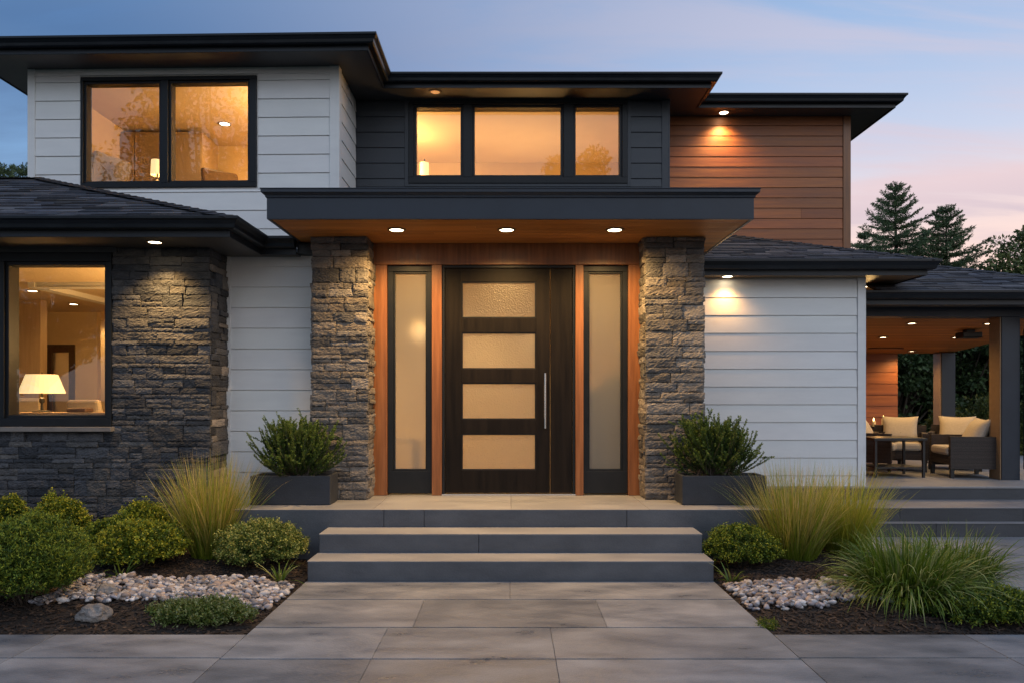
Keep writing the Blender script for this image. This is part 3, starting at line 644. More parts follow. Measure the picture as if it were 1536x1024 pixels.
# --- right wing: white boards
yq = Y(8.87); ZR = CZ + 1.4715
core((0, yq), (1, 0), (0, -1), 2.0, 4.33, .3, ZR, .15, [], 'wall', M['white'], H)
boards((0, yq), (1, 0), (0, -1), 2.03, 4.252, .44, ZR, 2.761, .2171, [], 'siding', M['white'], H, 9, label='white horizontal board siding')
tr = MB(); tr.box(4.254, 4.33, yq - .024, yq, .44, ZR); tr.box(4.33, 4.354, yq - .024, yq + .10, .44, ZR); tr.build('corner_trim', M['white'], H, bevel=.003)
core((4.33, 0), (0, 1), (1, 0), yq + .10, Y(12.94), .3, ZR, .15, [], 'wall', M['wood'], H)
fl = [(1.95, Y(8.62)), (4.975, Y(8.62)), (4.975, Y(13.0))]
eave(H, fl, ZR, .165)
sf = MB(); sf.prism([(1.95, Y(8.64)), (4.955, Y(8.64)), (4.955, Y(13)), (1.95, Y(13))], ZR, ZR + .02); sf.build('soffit', M['tan'], H)
zg = ZR + .150; A = Vector((5.06, Y(8.565), zg)); t_ = 1.84; B = Vector((5.06 - t_, Y(8.565 + t_), zg + .377 * t_)); E = Vector((1.9, Y(8.565), zg))
rf = MB(); G = Vector((1.9, B.y, B.z)); Sx = Vector((A.x, Y(13), zg)); K = Vector((B.x, Y(13), B.z))
rf.add([tuple(p - Vector((0, 0, .012))) for p in (E, A, B, G, Sx, K)], [(0, 1, 2, 3), (1, 4, 5, 2)], (.04, .04, .045))
up = (G - E).normalized(); Lr = (G - E).length; wid = A.x - E.x
shingles(rf, E, A, up, Lr, lambda v: 0, lambda v: wid - max(0, v) / Lr * t_, 41)
up2 = Vector((-t_, 0, .377 * t_)); L2 = up2.length; up2.normalize(); dep = Sx.y - A.y
shingles(rf, A, Sx, up2, L2, lambda v: max(0, v) / L2 * t_, lambda v: dep, 42)
hipcaps(rf, A, B, 43); rf.build('roof', M['shingle'], H, label='grey shingle roof of the low right wing')

# --- rooms behind the windows
def room(x0, x1, y0, y1, z0, z1, floor='floorwood', wallm='plaster', ceil='ceil', left=True, right=True):
    m = MB(); m.box(x0 - .1, x1 + .1, y0, y1 + .1, z0 - .08, z0); m.build('interior_floor', M[floor], H)
    m = MB(); m.box(x0 - .1, x1 + .1, y0, y1 + .1, z1, z1 + .02); m.build('interior_ceiling', M[ceil], H)
    m = MB(); m.box(x0 - .1, x1 + .1, y1, y1 + .1, z0, z1); m.box(x0 - .1, x0, y0, y1, z0, z1); m.box(x1, x1 + .1, y0, y1, z0, z1); m.build('interior_wall', M[wallm], H)
room(-9.8, -3.32, Y(7.62), Y(13.2), PZ, 2.965)
room(-5.72, -2.30, Y(9.12), Y(11.4), 3.55, 5.50)
room(-1.93, 1.95, Y(10.02), Y(12.2), 3.55, 5.50)
room(-1.80, 1.80, Y(7.98), Y(11.6), PZ, 3.12)

# --- recessed downlights
def downlight(loc, label, group, power=26, spot=115, dim=False, r=.062, blend=.75, aim=(0, 0, -1), drop=.02, col=None):
    t = thing('recessed_downlight', label, 'downlight', loc, group)
    m = MB(); m.lathe([(r + .022, 0), (r + .020, -.008), (r, -.010), (r - .004, -.001), (.0005, -.0005)][:4] + [(r - .004, .0)], n=28); m.build('trim', M['trim'], t, local=True)
    m = MB(); m.lathe([(.001, -.003), (r - .004, -.003), (r - .004, -.0055), (.001, -.0065)], n=28); m.build('lens', M['lens_dim' if dim else 'lens'], t, local=True)
    if not dim: lamp('downlight_lamp', (loc[0], loc[1], loc[2] - drop), power, t, spot, .045, col or WARM, blend, aim)
    return t
GE = 'recessed downlights under the eaves'; GC = 'recessed downlights in the entry canopy'; GP = 'recessed downlights in the patio ceiling'; GI = 'recessed downlights seen through windows'
downlight((X(230, 7.06), Y(7.09), ZL - .001), 'lit round downlight under the low left eave, above the dark stone wall', GE, 170, 110)
for px, w in ((595, 'beside the left stone pier'), (760, 'straight above the front door'), (922, 'beside the right stone pier')):
    downlight((X(px, 7.155), Y(7.155), zc - .001), 'lit round downlight in the cedar canopy ceiling, ' + w, GC, 210, 156, r=.07)
downlight((X(653, 9.56), Y(9.56), ZS - .001), 'dim round downlight under the dark eave above the clerestory window', GE, dim=True)
downlight((X(1086, 10.24), Y(10.25), ZS - .001), 'lit round downlight high above the cedar siding', GE, 70, 138, blend=1, drop=.09)
downlight((X(1092, 8.72), Y(8.74), ZR - .001), 'lit round downlight above the white boards right of the door', GE, 26, 138, blend=1, drop=.09, col=(1, .50, .15))
downlight((4.72, Y(9.5), ZR - .001), 'lit round downlight in the side soffit at the white wall corner', GE, 4.5, None, drop=.22)

# ------------------------------------------------------------------ covered patio at the right
PT = thing('covered_patio', 'open covered patio with charcoal posts and low hip roof right of the house', 'patio', (6.0, Y(8.8), 0))
TZ = .47
def pstep(z1, d0, d1, x0=3.0, x1=10, name='patio_step', n=4):
    r = MB(); w = (x1 - x0) / n
    for i in range(n):
        k = 1 + random.Random(i + z1 * 57).uniform(-.1, .1)
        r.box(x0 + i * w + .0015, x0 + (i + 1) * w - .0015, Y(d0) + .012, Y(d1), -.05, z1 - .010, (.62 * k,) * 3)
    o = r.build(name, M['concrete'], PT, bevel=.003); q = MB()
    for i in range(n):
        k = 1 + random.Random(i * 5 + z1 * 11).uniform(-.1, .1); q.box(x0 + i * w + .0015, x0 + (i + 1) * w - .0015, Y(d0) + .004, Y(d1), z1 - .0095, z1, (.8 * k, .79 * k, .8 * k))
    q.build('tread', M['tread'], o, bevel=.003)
pstep(.155, 8.05, 8.16); pstep(.31, 8.15, 8.81, n=5)
pf = MB(); pf.box(2.65, 10, Y(8.80) + .012, Y(13.6), -.05, TZ - .026, (.62,) * 3); po = pf.build('patio_floor', M['concrete'], PT)
q = MB()
for i in range(7):
    for j in range(6): k = rnd.uniform(.9, 1.1); q.box(2.65 + i * 1.05 + .0015, 2.65 + (i + 1) * 1.05 - .0015, Y(8.8 + j * .8) + .0015, Y(8.8 + (j + 1) * .8) - .0015, TZ - .024, TZ, (k, k * .99, k * .97))
q.build('floor_tiles', M['tread'], po, bevel=.003)
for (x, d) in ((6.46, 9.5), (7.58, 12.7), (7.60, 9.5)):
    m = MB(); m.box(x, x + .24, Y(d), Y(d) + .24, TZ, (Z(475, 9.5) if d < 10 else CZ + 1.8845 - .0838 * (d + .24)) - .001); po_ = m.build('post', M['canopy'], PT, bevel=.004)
    zt_ = (Z(475, 9.5) if d < 10 else CZ + 1.8845 - .0838 * (d + .24)) - .003; m = MB(); m.box(x - .016, x - .0005, Y(d) + .012, Y(d) + .228, TZ + .002, zt_); m.build('lamplit_face', M['tan'], po_)  # tan board added to paint warm lamp light on the left face
zbm = Z(475, 9.5)
m = MB(); m.box(4.36, 7.843, Y(9.5), Y(9.5) + .24, zbm, zbm + .20); m.build('beam', M['canopy'], PT, bevel=.004)
def pc(D): return CZ + 1.8845 - .0838 * D
m = MB(); d = 9.75
while d < 12.94:
    e = min(d + .11, 12.94); k = rnd.uniform(.8, 1.15)
    m.add([(4.36, Y(d) + .003, pc(d)), (7.84, Y(d) + .003, pc(d)), (7.84, Y(e), pc(e)), (4.36, Y(e), pc(e)), (4.36, Y(d), pc(d) + .02), (7.84, Y(d), pc(d) + .02), (7.84, Y(e), pc(e) + .02), (4.36, Y(e), pc(e) + .02)],
          [(0, 3, 2, 1), (4, 5, 6, 7), (0, 1, 5, 4), (1, 2, 6, 5), (2, 3, 7, 6), (3, 0, 4, 7)], (k, k, k)); d = e
m.build('ceiling', M['wood_ceiling'], PT)
core((0, Y(12.94)), (1, 0), (0, -1), 4.33, 6.93, TZ, pc(12.94) + .1, .12, [], 'back_wall', M['wood'], PT)
boards((0, Y(12.94)), (1, 0), (0, -1), 4.33, 6.93, TZ, pc(12.94), 2.2, .20, [], 'siding', M['wood'], PT, 51, var=.15, gap=.006)
zpe = CZ + 143 * 9.02 / F
fl = [(4.37, Y(9.08)), (7.92, Y(9.08)), (7.92, Y(13.3))]
f = MB(); f.sweep(fl, [(-.022, zpe - .02), (0, zpe - .02), (0, zpe + .13), (-.022, zpe + .13)]); f.build('fascia', M['fascia'], PT, bevel=.002)
g = MB(); g.sweep(fl, [(o, zpe + z) for o, z in GUT]); g.build('gutter', M['metal'], PT, bevel=.002)
f = MB(); f.box(4.37, 7.90, Y(9.10), Y(9.5) - .002, zpe, zpe + .02); f.box(7.845, 7.90, Y(9.5), Y(13.3), zpe, zpe + .02); f.build('soffit', M['soffit'], PT)
zg = zpe + .135; A = Vector((7.98, Y(9.0), zg)); B = Vector((6.30, Y(10.6), CZ + 1.915)); E = Vector((4.6, Y(9.0), zg)); G = Vector((4.6, Y(10.6), B.z)); Sx = Vector((7.98, Y(13.3), zg)); K = Vector((6.30, Y(13.3), B.z))
rf = MB(); rf.add([tuple(p - Vector((0, 0, .012))) for p in (E, A, B, G, Sx, K)], [(0, 1, 2, 3), (1, 4, 5, 2)], (.04, .04, .045))
up = (G - E).normalized(); Lr = (G - E).length; wid = A.x - E.x
shingles(rf, E, A, up, Lr, lambda v: 0, lambda v: wid - max(0, v) / Lr * (A.x - B.x), 61)
hipcaps(rf, A, B, 63); rf.build('roof', M['shingle'], PT)
m = MB(); m.tube([(6.93, Y(9.05), zpe + .06), (6.93, Y(9.07), zpe - .06), (6.80, Y(9.42), zpe - .18), (6.76, Y(9.47), zpe - .30), (6.76, Y(9.47), .62), (6.80, Y(9.36), TZ + .02)], .035, 8); m.build('downspout', M['metal'], PT)
def pdl(px, D, lab): downlight((X(px, D), Y(D), pc(D) - .003), lab, GP, 42, 155, r=.055)
pdl(1367.6, 10.04, 'lit patio ceiling downlight nearest the front beam'); pdl(1324.7, 11.2, 'lit patio ceiling downlight on the left beside the house wall')
pdl(1434, 11.2, 'lit patio ceiling downlight below the black ceiling heater'); pdl(1367.6, 12.6, 'lit patio ceiling downlight nearest the cedar back wall')
pdl(1483, 10.06, 'lit patio ceiling downlight beside the tall front post')
hx, hD = X(1453, 10.6), 10.6
t = thing('ceiling_heater', 'flat black box heater hanging from the patio ceiling', 'heater', (hx, Y(hD), pc(hD)))
m = MB(); m.box(-.14, .14, -.10, .10, -.11, -.035); m.build('body', M['black'], t, local=True, bevel=.01)
m = MB(); m.box(-.06, .06, -.05, .05, -.035, .0); m.build('bracket', M['black'], t, local=True)
m = MB(); m.box(-.15, .15, -.105, .105, -.118, -.1105); m.build('grille', M['frame'], t, local=True, bevel=.003)
m = MB(); vD = 12.3; m.box(X(1303, vD), X(1354, vD), Y(vD) - .04, Y(vD) + .04, pc(vD) - .014, pc(vD) - .004); v_ = m.build('ceiling_vent', M['black']); tag(v_, 'narrow dark slot vent in the patio ceiling', 'vent')

# ------------------------------------------------------------------ things seen through the windows
def table_lamp(name, loc, sr0, sr1, sh, bh, label, power, cat='lamp'):
    """sr0/sr1 bottom/top shade radius, sh shade height, bh base height"""
    t = thing(name, label, cat, loc)
    m = MB(); m.lathe([(sr0 * .42, 0), (sr0 * .42, .015), (.016, .03), (.013, bh * .45), (.030, bh * .55), (.030, bh * .72), (.012, bh * .8), (.010, bh + sh + .015), (.002, bh + sh + .03)], n=16); m.build('base', M['black'], t, local=True, smooth=False)
    m = MB(); m.lathe([(sr0, bh), (sr1, bh + sh), (sr1 - .004, bh + sh), (sr0 - .004, bh)], n=28); m.f = m.f[:-2]; m.c = m.c[:-2]
    n = 28; m.add([m.v[k] for k in range(n)] + [m.v[3 * n + k] for k in range(n)], [(k, n + k, n + (k + 1) % n, (k + 1) % n) for k in range(n)])
    m.build('lamp_shade', M['shade'], t, local=True)
    lamp('lamp_bulb', (loc[0], loc[1], loc[2] + bh + sh * .5), power, t, None, .04)
    return t
def table(name, label, x0, x1, y0, y1, z0, z1, mat='oak', lw=.045, tt=.035, cat='table'):
    t = thing(name, label, cat, ((x0 + x1) / 2, (y0 + y1) / 2, z0))
    m = MB(); m.box(x0, x1, y0, y1, z1 - tt, z1); m.build('table_top', M[mat], t, bevel=.004)
    for a in (x0 + .02, x1 - .02 - lw):
        for b in (y0 + .02, y1 - .02 - lw): m = MB(); m.box(a, a + lw, b, b + lw, z0, z1 - tt - .001); m.build('leg', M[mat], t)
    return t
def seat_chair(name, label, loc, rz, mat, w=.62, d=.62, sh=.42, bh=.95, lean=.16, cat='armchair', arms=True):
    t = thing(name, label, cat, loc); t.rotation_euler = (0, 0, rz)
    m = MB(); m.box(-w / 2 + .06, w / 2 - .06, -d / 2, d / 2 - .06, sh - .16, sh); m.build('seat', M[mat], t, local=True, bevel=.04)
    m = MB(); a = .07
    m.add([(-w / 2 + .03, d / 2 - .13, sh - .1), (w / 2 - .03, d / 2 - .13, sh - .1), (w / 2 - .03, d / 2, sh - .1), (-w / 2 + .03, d / 2, sh - .1), (-w / 2 + .06, d / 2 - .10 + lean, bh), (w / 2 - .06, d / 2 - .10 + lean, bh), (w / 2 - .06, d / 2 + lean - .02, bh), (-w / 2 + .06, d / 2 + lean - .02, bh)],
          [(0, 3, 2, 1), (4, 5, 6, 7), (0, 1, 5, 4), (1, 2, 6, 5), (2, 3, 7, 6), (3, 0, 4, 7)]); m.build('backrest', M[mat], t, local=True, bevel=.035)
    if arms:
        for s in (-1, 1): m = MB(); x = s * (w / 2 - .03); m.box(x - .05, x + .05, -d / 2, d / 2 - .14, .12, sh + .2); m.build('armrest', M[mat], t, local=True, bevel=.03)
    for sx_ in (-1, 1):
        for sy_ in (-1, 1): m = MB(); m.tube([(sx_ * (w / 2 - .09), sy_ * (d / 2 - .09), 0), (sx_ * (w / 2 - .11), sy_ * (d / 2 - .11), sh - .161)], [.015, .022], 8); m.build('leg', M['black'], t, local=True)
    return t
# low left room
m = MB(); m.box(-9.8, X(64, 10.5), Y(10.45), Y(10.6), PZ, 2.963); pn = m.build('interior_wall', M['oak'], H)
m = MB(); xd0, xd1 = X(70, 12), X(113, 12); m.box(-9.8, xd0, Y(12), Y(12.1), PZ, 2.963); m.box(xd1, X(146, 12), Y(12), Y(12.1), PZ, 2.963); m.box(xd0, xd1, Y(12), Y(12.1), 2.43, 2.963); m.build('interior_wall', M['plaster'], H)
m = MB(); m.box(xd0 + .002, xd0 + .10, Y(11.98), Y(12.08), PZ, 2.428); m.box(xd1 - .10, xd1 - .002, Y(11.98), Y(12.08), PZ, 2.428); m.box(xd0 + .1, xd1 - .1, Y(11.98), Y(12.08), 2.30, 2.428); m.box(xd0 + .1, xd1 - .1, Y(11.98), Y(12.08), PZ, PZ + .2)
idr = m.build('interior_door', M['leather'], H, bevel=.003); m = MB(); m.box(xd0 + .1, xd1 - .1, Y(12.02), Y(12.03), PZ + .2, 2.30); m.build('pane', M['frost_smooth'], idr)
tb = table('console_table', 'pale oak console table behind the low left window', -6.0, -4.6, Y(8.4), Y(8.82), PZ, 1.375)
table_lamp('table_lamp', (X(63, 8.6), Y(8.6), 1.376), .245, .165, .222, .225, 'table lamp with wide cream shade behind the low left window', 9)
m = MB(); m.box(X(105, 8.6), X(134, 8.6), Y(8.52), Y(8.7), 1.376, 1.425); b_ = m.build('leather_box', M['leather'], bevel=.015); tag(b_, 'low dark leather box on the oak console table', 'box')
seat_chair('armchair', 'cream high backed armchair left behind the cream table lamp', (X(50, 9.5), Y(9.5), PZ), R(190), 'fabric', bh=1.05, lean=.1)
seat_chair('armchair', 'cream high backed armchair at the right edge of the low left window', (X(158, 9.6), Y(9.6), PZ), R(165), 'fabric', bh=1.03, lean=.1)
for i, (px, D, w) in enumerate(((49, 9.6, 'nearest the glass'), (110.5, 10.97, 'second from the glass'), (94, 12.4, 'above the interior door'), (141, 12.9, 'deepest in the hall'))):
    downlight((X(px, D), Y(D), 2.964), 'ceiling downlight in the low left room, ' + w, GI, 24, 150, r=.06)
lamp('room_fill_light', (-3.65, Y(8.5), 2.2), 130, None, None, .25)  # added fill light without a fitting, hidden behind the stone wall
# upper left room
t = thing('wardrobe', 'tall taupe wardrobe behind the upper left window', 'wardrobe', (-5.25, Y(10.85), 3.55))
m = MB(); m.box(-6.0, -4.52, Y(10.62), Y(11.2), 3.55, 5.44); m.build('body', M['taupe'], t)
for k in range(3): m = MB(); m.box(-5.99 + k * .49, -5.99 + k * .49 + .48, Y(10.60), Y(10.619), 3.62, 5.40); m.build('door', M['taupe'], t, bevel=.003)
tb = table('bedside_table', 'small oak bedside table under the slim upper lamp', -4.9, -4.45, Y(9.5), Y(9.95), 3.55, 4.24)
table_lamp('table_lamp', (X(236, 9.7), Y(9.7), 4.241), .085, .075, .20, .28, 'slim cream lamp beside the mullion of the upper left window', 5)
seat_chair('lounge_chair', 'dark brown leather chair in the right pane of the upper left window', (X(346, 9.75), Y(9.75), 3.55), R(40), 'leather', w=.62, d=.6, sh=.55, bh=1.16, lean=.22)
seat_chair('lounge_chair', 'taupe chair at the left edge of the upper left window', (X(133, 9.9), Y(9.9), 3.55), R(250), 'greyfab', w=.7, d=.6, sh=.6, bh=1.24, lean=.2)
downlight((X(337, 10.45), Y(10.45), 5.499), 'ceiling downlight behind the right pane of the upper left window', GI, 26, 150, r=.07)
lamp('room_fill_light', (-2.65, Y(9.7), 4.85), 125, None, None, .2)  # added fill, out of sight behind the solid wall right of the window
# centre upper room
t = thing('floor_lamp', 'slim lit floor lamp at the left end of the clerestory window', 'lamp', (X(636.5, 11), Y(11), 3.55))
m = MB(); m.lathe([(.12, 0), (.12, .02), (.012, .03), (.010, 1.62)], n=16); m.build('pole', M['black'], t, local=True)
m = MB(); m.lathe([(.068, 1.36), (.068, 1.56), (.064, 1.56), (.064, 1.36)], n=24); m.build('lamp_shade', M['shade'], t, local=True)
lamp('lamp_bulb', (X(636.5, 11), Y(11), 5.02), 6, t, None, .04)
lamp('room_fill_light', (-1.72, Y(10.7), 4.9), 70, None, None, .15)  # added fill, out of view left of the clerestory panes
lamp('room_fill_light', (.3, Y(11.0), 4.0), 75, None, None, .25)  # added fill, kept below the sill and out of view
# hall behind the frosted glass
table('side_table', 'small side table blurred behind the left frosted sidelight', -1.62, -1.08, Y(8.5), Y(8.9), PZ, 1.06, 'taupe', .05)
t = thing('pendant_lamp', 'glowing globe pendant blurred behind the left frosted sidelight', 'lamp', (-1.15, Y(9.3), 3.12))
m = MB(); m.tube([(0, 0, 0), (0, 0, -.62)], .006, 6); m.build('cord', M['black'], t, local=True)
m = MB(); m.lathe([(.01 + .11 * math.sin(math.pi * k / 10), -.62 - .22 * k / 10) for k in range(11)], n=20); m.build('lamp_shade', M['shade'], t, local=True, smooth=True)
t = dup(t, (.36, Y(10.0), 3.12), 0, 'glowing globe pendant blurred behind the upper right corner of the door glass')
lamp('room_fill_light', (-1.2, Y(9.2), 3.05), 240, None, 125, .08, (1, .66, .24))  # added fill spots to brighten the hall, no fittings built for them
lamp('room_fill_light', (-.5, Y(10.9), 3.05), 85, None, 125, .08, (1, .76, .42))
lamp('room_fill_light', (1.2, Y(9.8), 3.05), 70, None, 125, .08, (1, .78, .46))  # added fill to brighten the right sidelight
m = MB(); m.box(.84, 1.62, Y(8.30), Y(8.7), PZ, 1.62); m.build('body', M['black'], t, bevel=.004)  # black cabinet added to darken the lower part of the right sidelight
for k in range(2): m = MB(); m.box(.845 + k * .388, .845 + k * .388 + .38, Y(8.28), Y(8.299), PZ + .08, 1.58); m.build('door', M['black'], t, bevel=.003)

# ------------------------------------------------------------------ patio furniture
def wicker_chair(label, loc, rz):
    """faces -y in its own frame"""
    t = thing('wicker_armchair', label, 'armchair', loc, 'wicker armchairs on the covered patio'); t.rotation_euler = (0, 0, rz)
    def weave(x0, x1, y0, y1, z0, z1):
        m = MB(); n = max(2, int((z1 - z0) / .022)); h = (z1 - z0) / n
        for k in range(n):
            c = .8 + .4 * ((k * 7) % 5) / 5; e = .003 * (k % 2); m.box(x0 + e, x1 - e, y0 + e, y1 - e, z0 + k * h + .0008, z0 + (k + 1) * h - .0008, (c, c, c))
        m.box(x0 + .008, x1 - .008, y0 + .008, y1 - .008, z0 + .002, z1 - .002, (.5,) * 3); return m
    for s in (-1, 1): x = s * .32; weave(x - .035, x + .035, -.30, .26, .13, .56).build('armrest', M['wicker'], t, local=True)
    weave(-.355, .355, .262, .335, .13, .66).build('backrest', M['wicker'], t, local=True)
    weave(-.284, .284, -.30, .26, .18, .30).build('seat', M['wicker'], t, local=True)
    for sx_ in (-1, 1):
        for sy_ in (-.27, .30): m = MB(); m.box(sx_ * .32 - .022, sx_ * .32 + .022, sy_ - .022, sy_ + .022, 0, .1295); m.build('leg', M['black'], t, local=True)
    m = MB(); m.box(-.275, .275, -.32, .235, .302, .42); m.build('seat_cushion', M['fabric'], t, local=True, bevel=.035)
    m = MB(); nx, nz_ = 10, 8; vs = []
    for sd in (-1, 1):
        for j in range(nz_ + 1):
            for i in range(nx + 1):
                a, b = i / nx * 2 - 1, j / nz_ * 2 - 1; e = (1 - a ** 4) * (1 - b ** 4)
                w = .25 * (1 - .10 * (1 - abs(b) ** 2) * abs(a)); z = .60 + .20 * b * (1 - .10 * (1 - a * a))
                vs.append((a * w, .16 + .10 * b + sd * (.012 + .085 * e ** .6), z))
    q = (nx + 1) * (nz_ + 1); fs = []
    for j in range(nz_):
        for i in range(nx): k = j * (nx + 1) + i; fs += [(k, k + 1, k + nx + 2, k + nx + 1), (q + k, q + k + nx + 1, q + k + nx + 2, q + k + 1)]
    rim = [i for i in range(nx)] + [(j + 1) * (nx + 1) - 1 for j in range(nz_)] + [nz_ * (nx + 1) + i for i in range(nx, 0, -1)] + [j * (nx + 1) for j in range(nz_, 0, -1)]
    fs += [(rim[k], rim[(k + 1) % len(rim)], q + rim[(k + 1) % len(rim)], q + rim[k]) for k in range(len(rim))]
    m.add(vs, fs); m.build('back_pillow', M['fabric'], t, local=True, smooth=True)
    return t
w0 = wicker_chair('dark wicker armchair with cream cushions nearest the front patio post', (X(1447, 9.95), Y(9.98), TZ), R(-100))
def wc(lab, px, D, rz): return dup(w0, (X(px, D), Y(D), TZ), R(rz), lab)
wc('dark wicker armchair with cream pillow behind the low black table', 1350, 10.9, -28)
wc('dark wicker armchair between the black table and the chair nearest the post', 1434, 11.0, -35)
wc('dark wicker armchair close to the white house wall', 1312, 10.9, 50)
t = thing('coffee_table', 'low black framed coffee table among the wicker armchairs', 'table', (X(1335, 10.05), Y(10.05), TZ))
m = MB(); m.box(-.36, .36, -.28, .28, .50, .535); m.build('table_top', M['black'], t, local=True, bevel=.004)
for a in (-.34, .31):
    for b in (-.26, .23): m = MB(); m.box(a, a + .03, b, b + .03, 0, .499); m.build('leg', M['black'], t, local=True)
m = MB(); m.box(-.31, .31, -.25, .25, .12, .14); m.build('shelf', M['black'], t, local=True)
dt = table('dining_table', 'dark patio table carrying candles by the cedar back wall', X(1296, 12.0), X(1345, 12.0), Y(11.7), Y(12.3), TZ, TZ + .62, 'black', .04)
cl0 = None
for i, (dx, dy, h, lab) in enumerate(((-.06, 0, .07, 'short lit candle on the dark patio table, leftmost'), (.05, -.1, .11, 'taller lit candle on the dark patio table'), (.13, .05, .06, 'short lit candle on the dark patio table, nearest the wicker pillow'))):
    cx_, cy_ = X(1316, 12) + dx, Y(12) + dy; t = thing('candle', lab, 'candle', (cx_, cy_, TZ + .62), 'candles on the patio table')
    m = MB(); m.lathe([(.03, 0), (.03, h), (.004, h + .002)], n=14); m.build('wax', M['ivory'], t, local=True)
    m = MB(); m.lathe([(.003, h + .004), (.013, h + .02), (.009, h + .04), (.001, h + .062)], n=10); m.build('flame', M['candle'], t, local=True)
lamp('candle_glow', (X(1316, 12), Y(12) - .05, TZ + .86), 3, None, None, .05, (1, .5, .16))

# ------------------------------------------------------------------ vegetation builders (numpy)
def unit(a): return a / np.maximum(np.linalg.norm(a, axis=-1, keepdims=True), 1e-9)
class Leaves:
    def __init__(s, seed): s.r = np.random.default_rng(seed); s.V = []; s.Fq = []; s.C = []; s.n = 0
    def diamonds(s, P, Dv, L, W, col, fold=.0):
        """one four-cornered leaf per point"""
        n = len(P); Dv = unit(Dv); side = unit(np.cross(Dv, s.r.normal(size=(n, 3)))); L = np.broadcast_to(np.asarray(L, float), n)[:, None]; W = np.broadcast_to(np.asarray(W, float), n)[:, None]
        nn = np.cross(side, Dv)
        v = np.stack([P, P + Dv * L * .5 + side * W + nn * L * fold, P + Dv * L, P + Dv * L * .5 - side * W + nn * L * fold], 1).reshape(-1, 3)
        s._push(v, np.arange(n * 4).reshape(n, 4), np.repeat(col, 4, 0))
    def _push(s, v, f, c): s.V.append(v); s.Fq.append(f + s.n); s.C.append(c); s.n += len(v)
    def blades(s, P, Dv, L, W, droop, c0, c1, segs=6, up=np.array([0, 0, 1.0])):
        """arching tapered strips, colour running from root to tip"""
        n = len(P); d = unit(Dv); p = P.copy(); step = (np.asarray(L) / segs)[:, None]; side = unit(np.cross(d, up + s.r.normal(size=(n, 3)) * .25)); rows = []; cols = []
        for k in range(segs + 1):
            t = k / segs; w = (np.asarray(W) * (1 - t) ** .7 * min(1, .55 + t * 2))[:, None]
            rows += [p - side * w, p + side * w]; c = c0 * (1 - t) + c1 * t; cols += [c, c]
            d = unit(d + np.array([0, 0, -1.0]) * (np.asarray(droop) * (.25 + 1.5 * t) / segs)[:, None]); p = p + d * step
        V = np.stack(rows, 1); C = np.stack(cols, 1); m = 2 * (segs + 1); base = np.arange(n)[:, None] * m
        f = np.concatenate([base + np.array([2 * k, 2 * k + 1, 2 * k + 3, 2 * k + 2]) for k in range(segs)], 1).reshape(-1, 4)
        s._push(V.reshape(-1, 3), f, C.reshape(-1, 3))
    def build(s, name, mat, parent=None, label=None):
        v = np.concatenate(s.V).astype(np.float32); f = np.concatenate(s.Fq).astype(np.int32); c = np.concatenate(s.C).astype(np.float32)
        me = bpy.data.meshes.new(name); me.vertices.add(len(v)); me.vertices.foreach_set('co', v.ravel())
        me.loops.add(f.size); me.loops.foreach_set('vertex_index', f.ravel()); me.polygons.add(len(f)); me.polygons.foreach_set('loop_start', np.arange(0, f.size, 4, dtype=np.int32)); me.update(calc_edges=True)
        ca = me.color_attributes.new('Col', 'FLOAT_COLOR', 'POINT'); cc = np.ones((len(v), 4), np.float32); cc[:, :3] = c; ca.data.foreach_set('color', cc.ravel())
        return link(name, me, mat, parent, 0, label)
def pickcol(r, n, pal, var=.25):
    pal = np.array(pal); c = pal[r.integers(0, len(pal), n)]; return c * (1 + r.uniform(-var, var, (n, 1)))
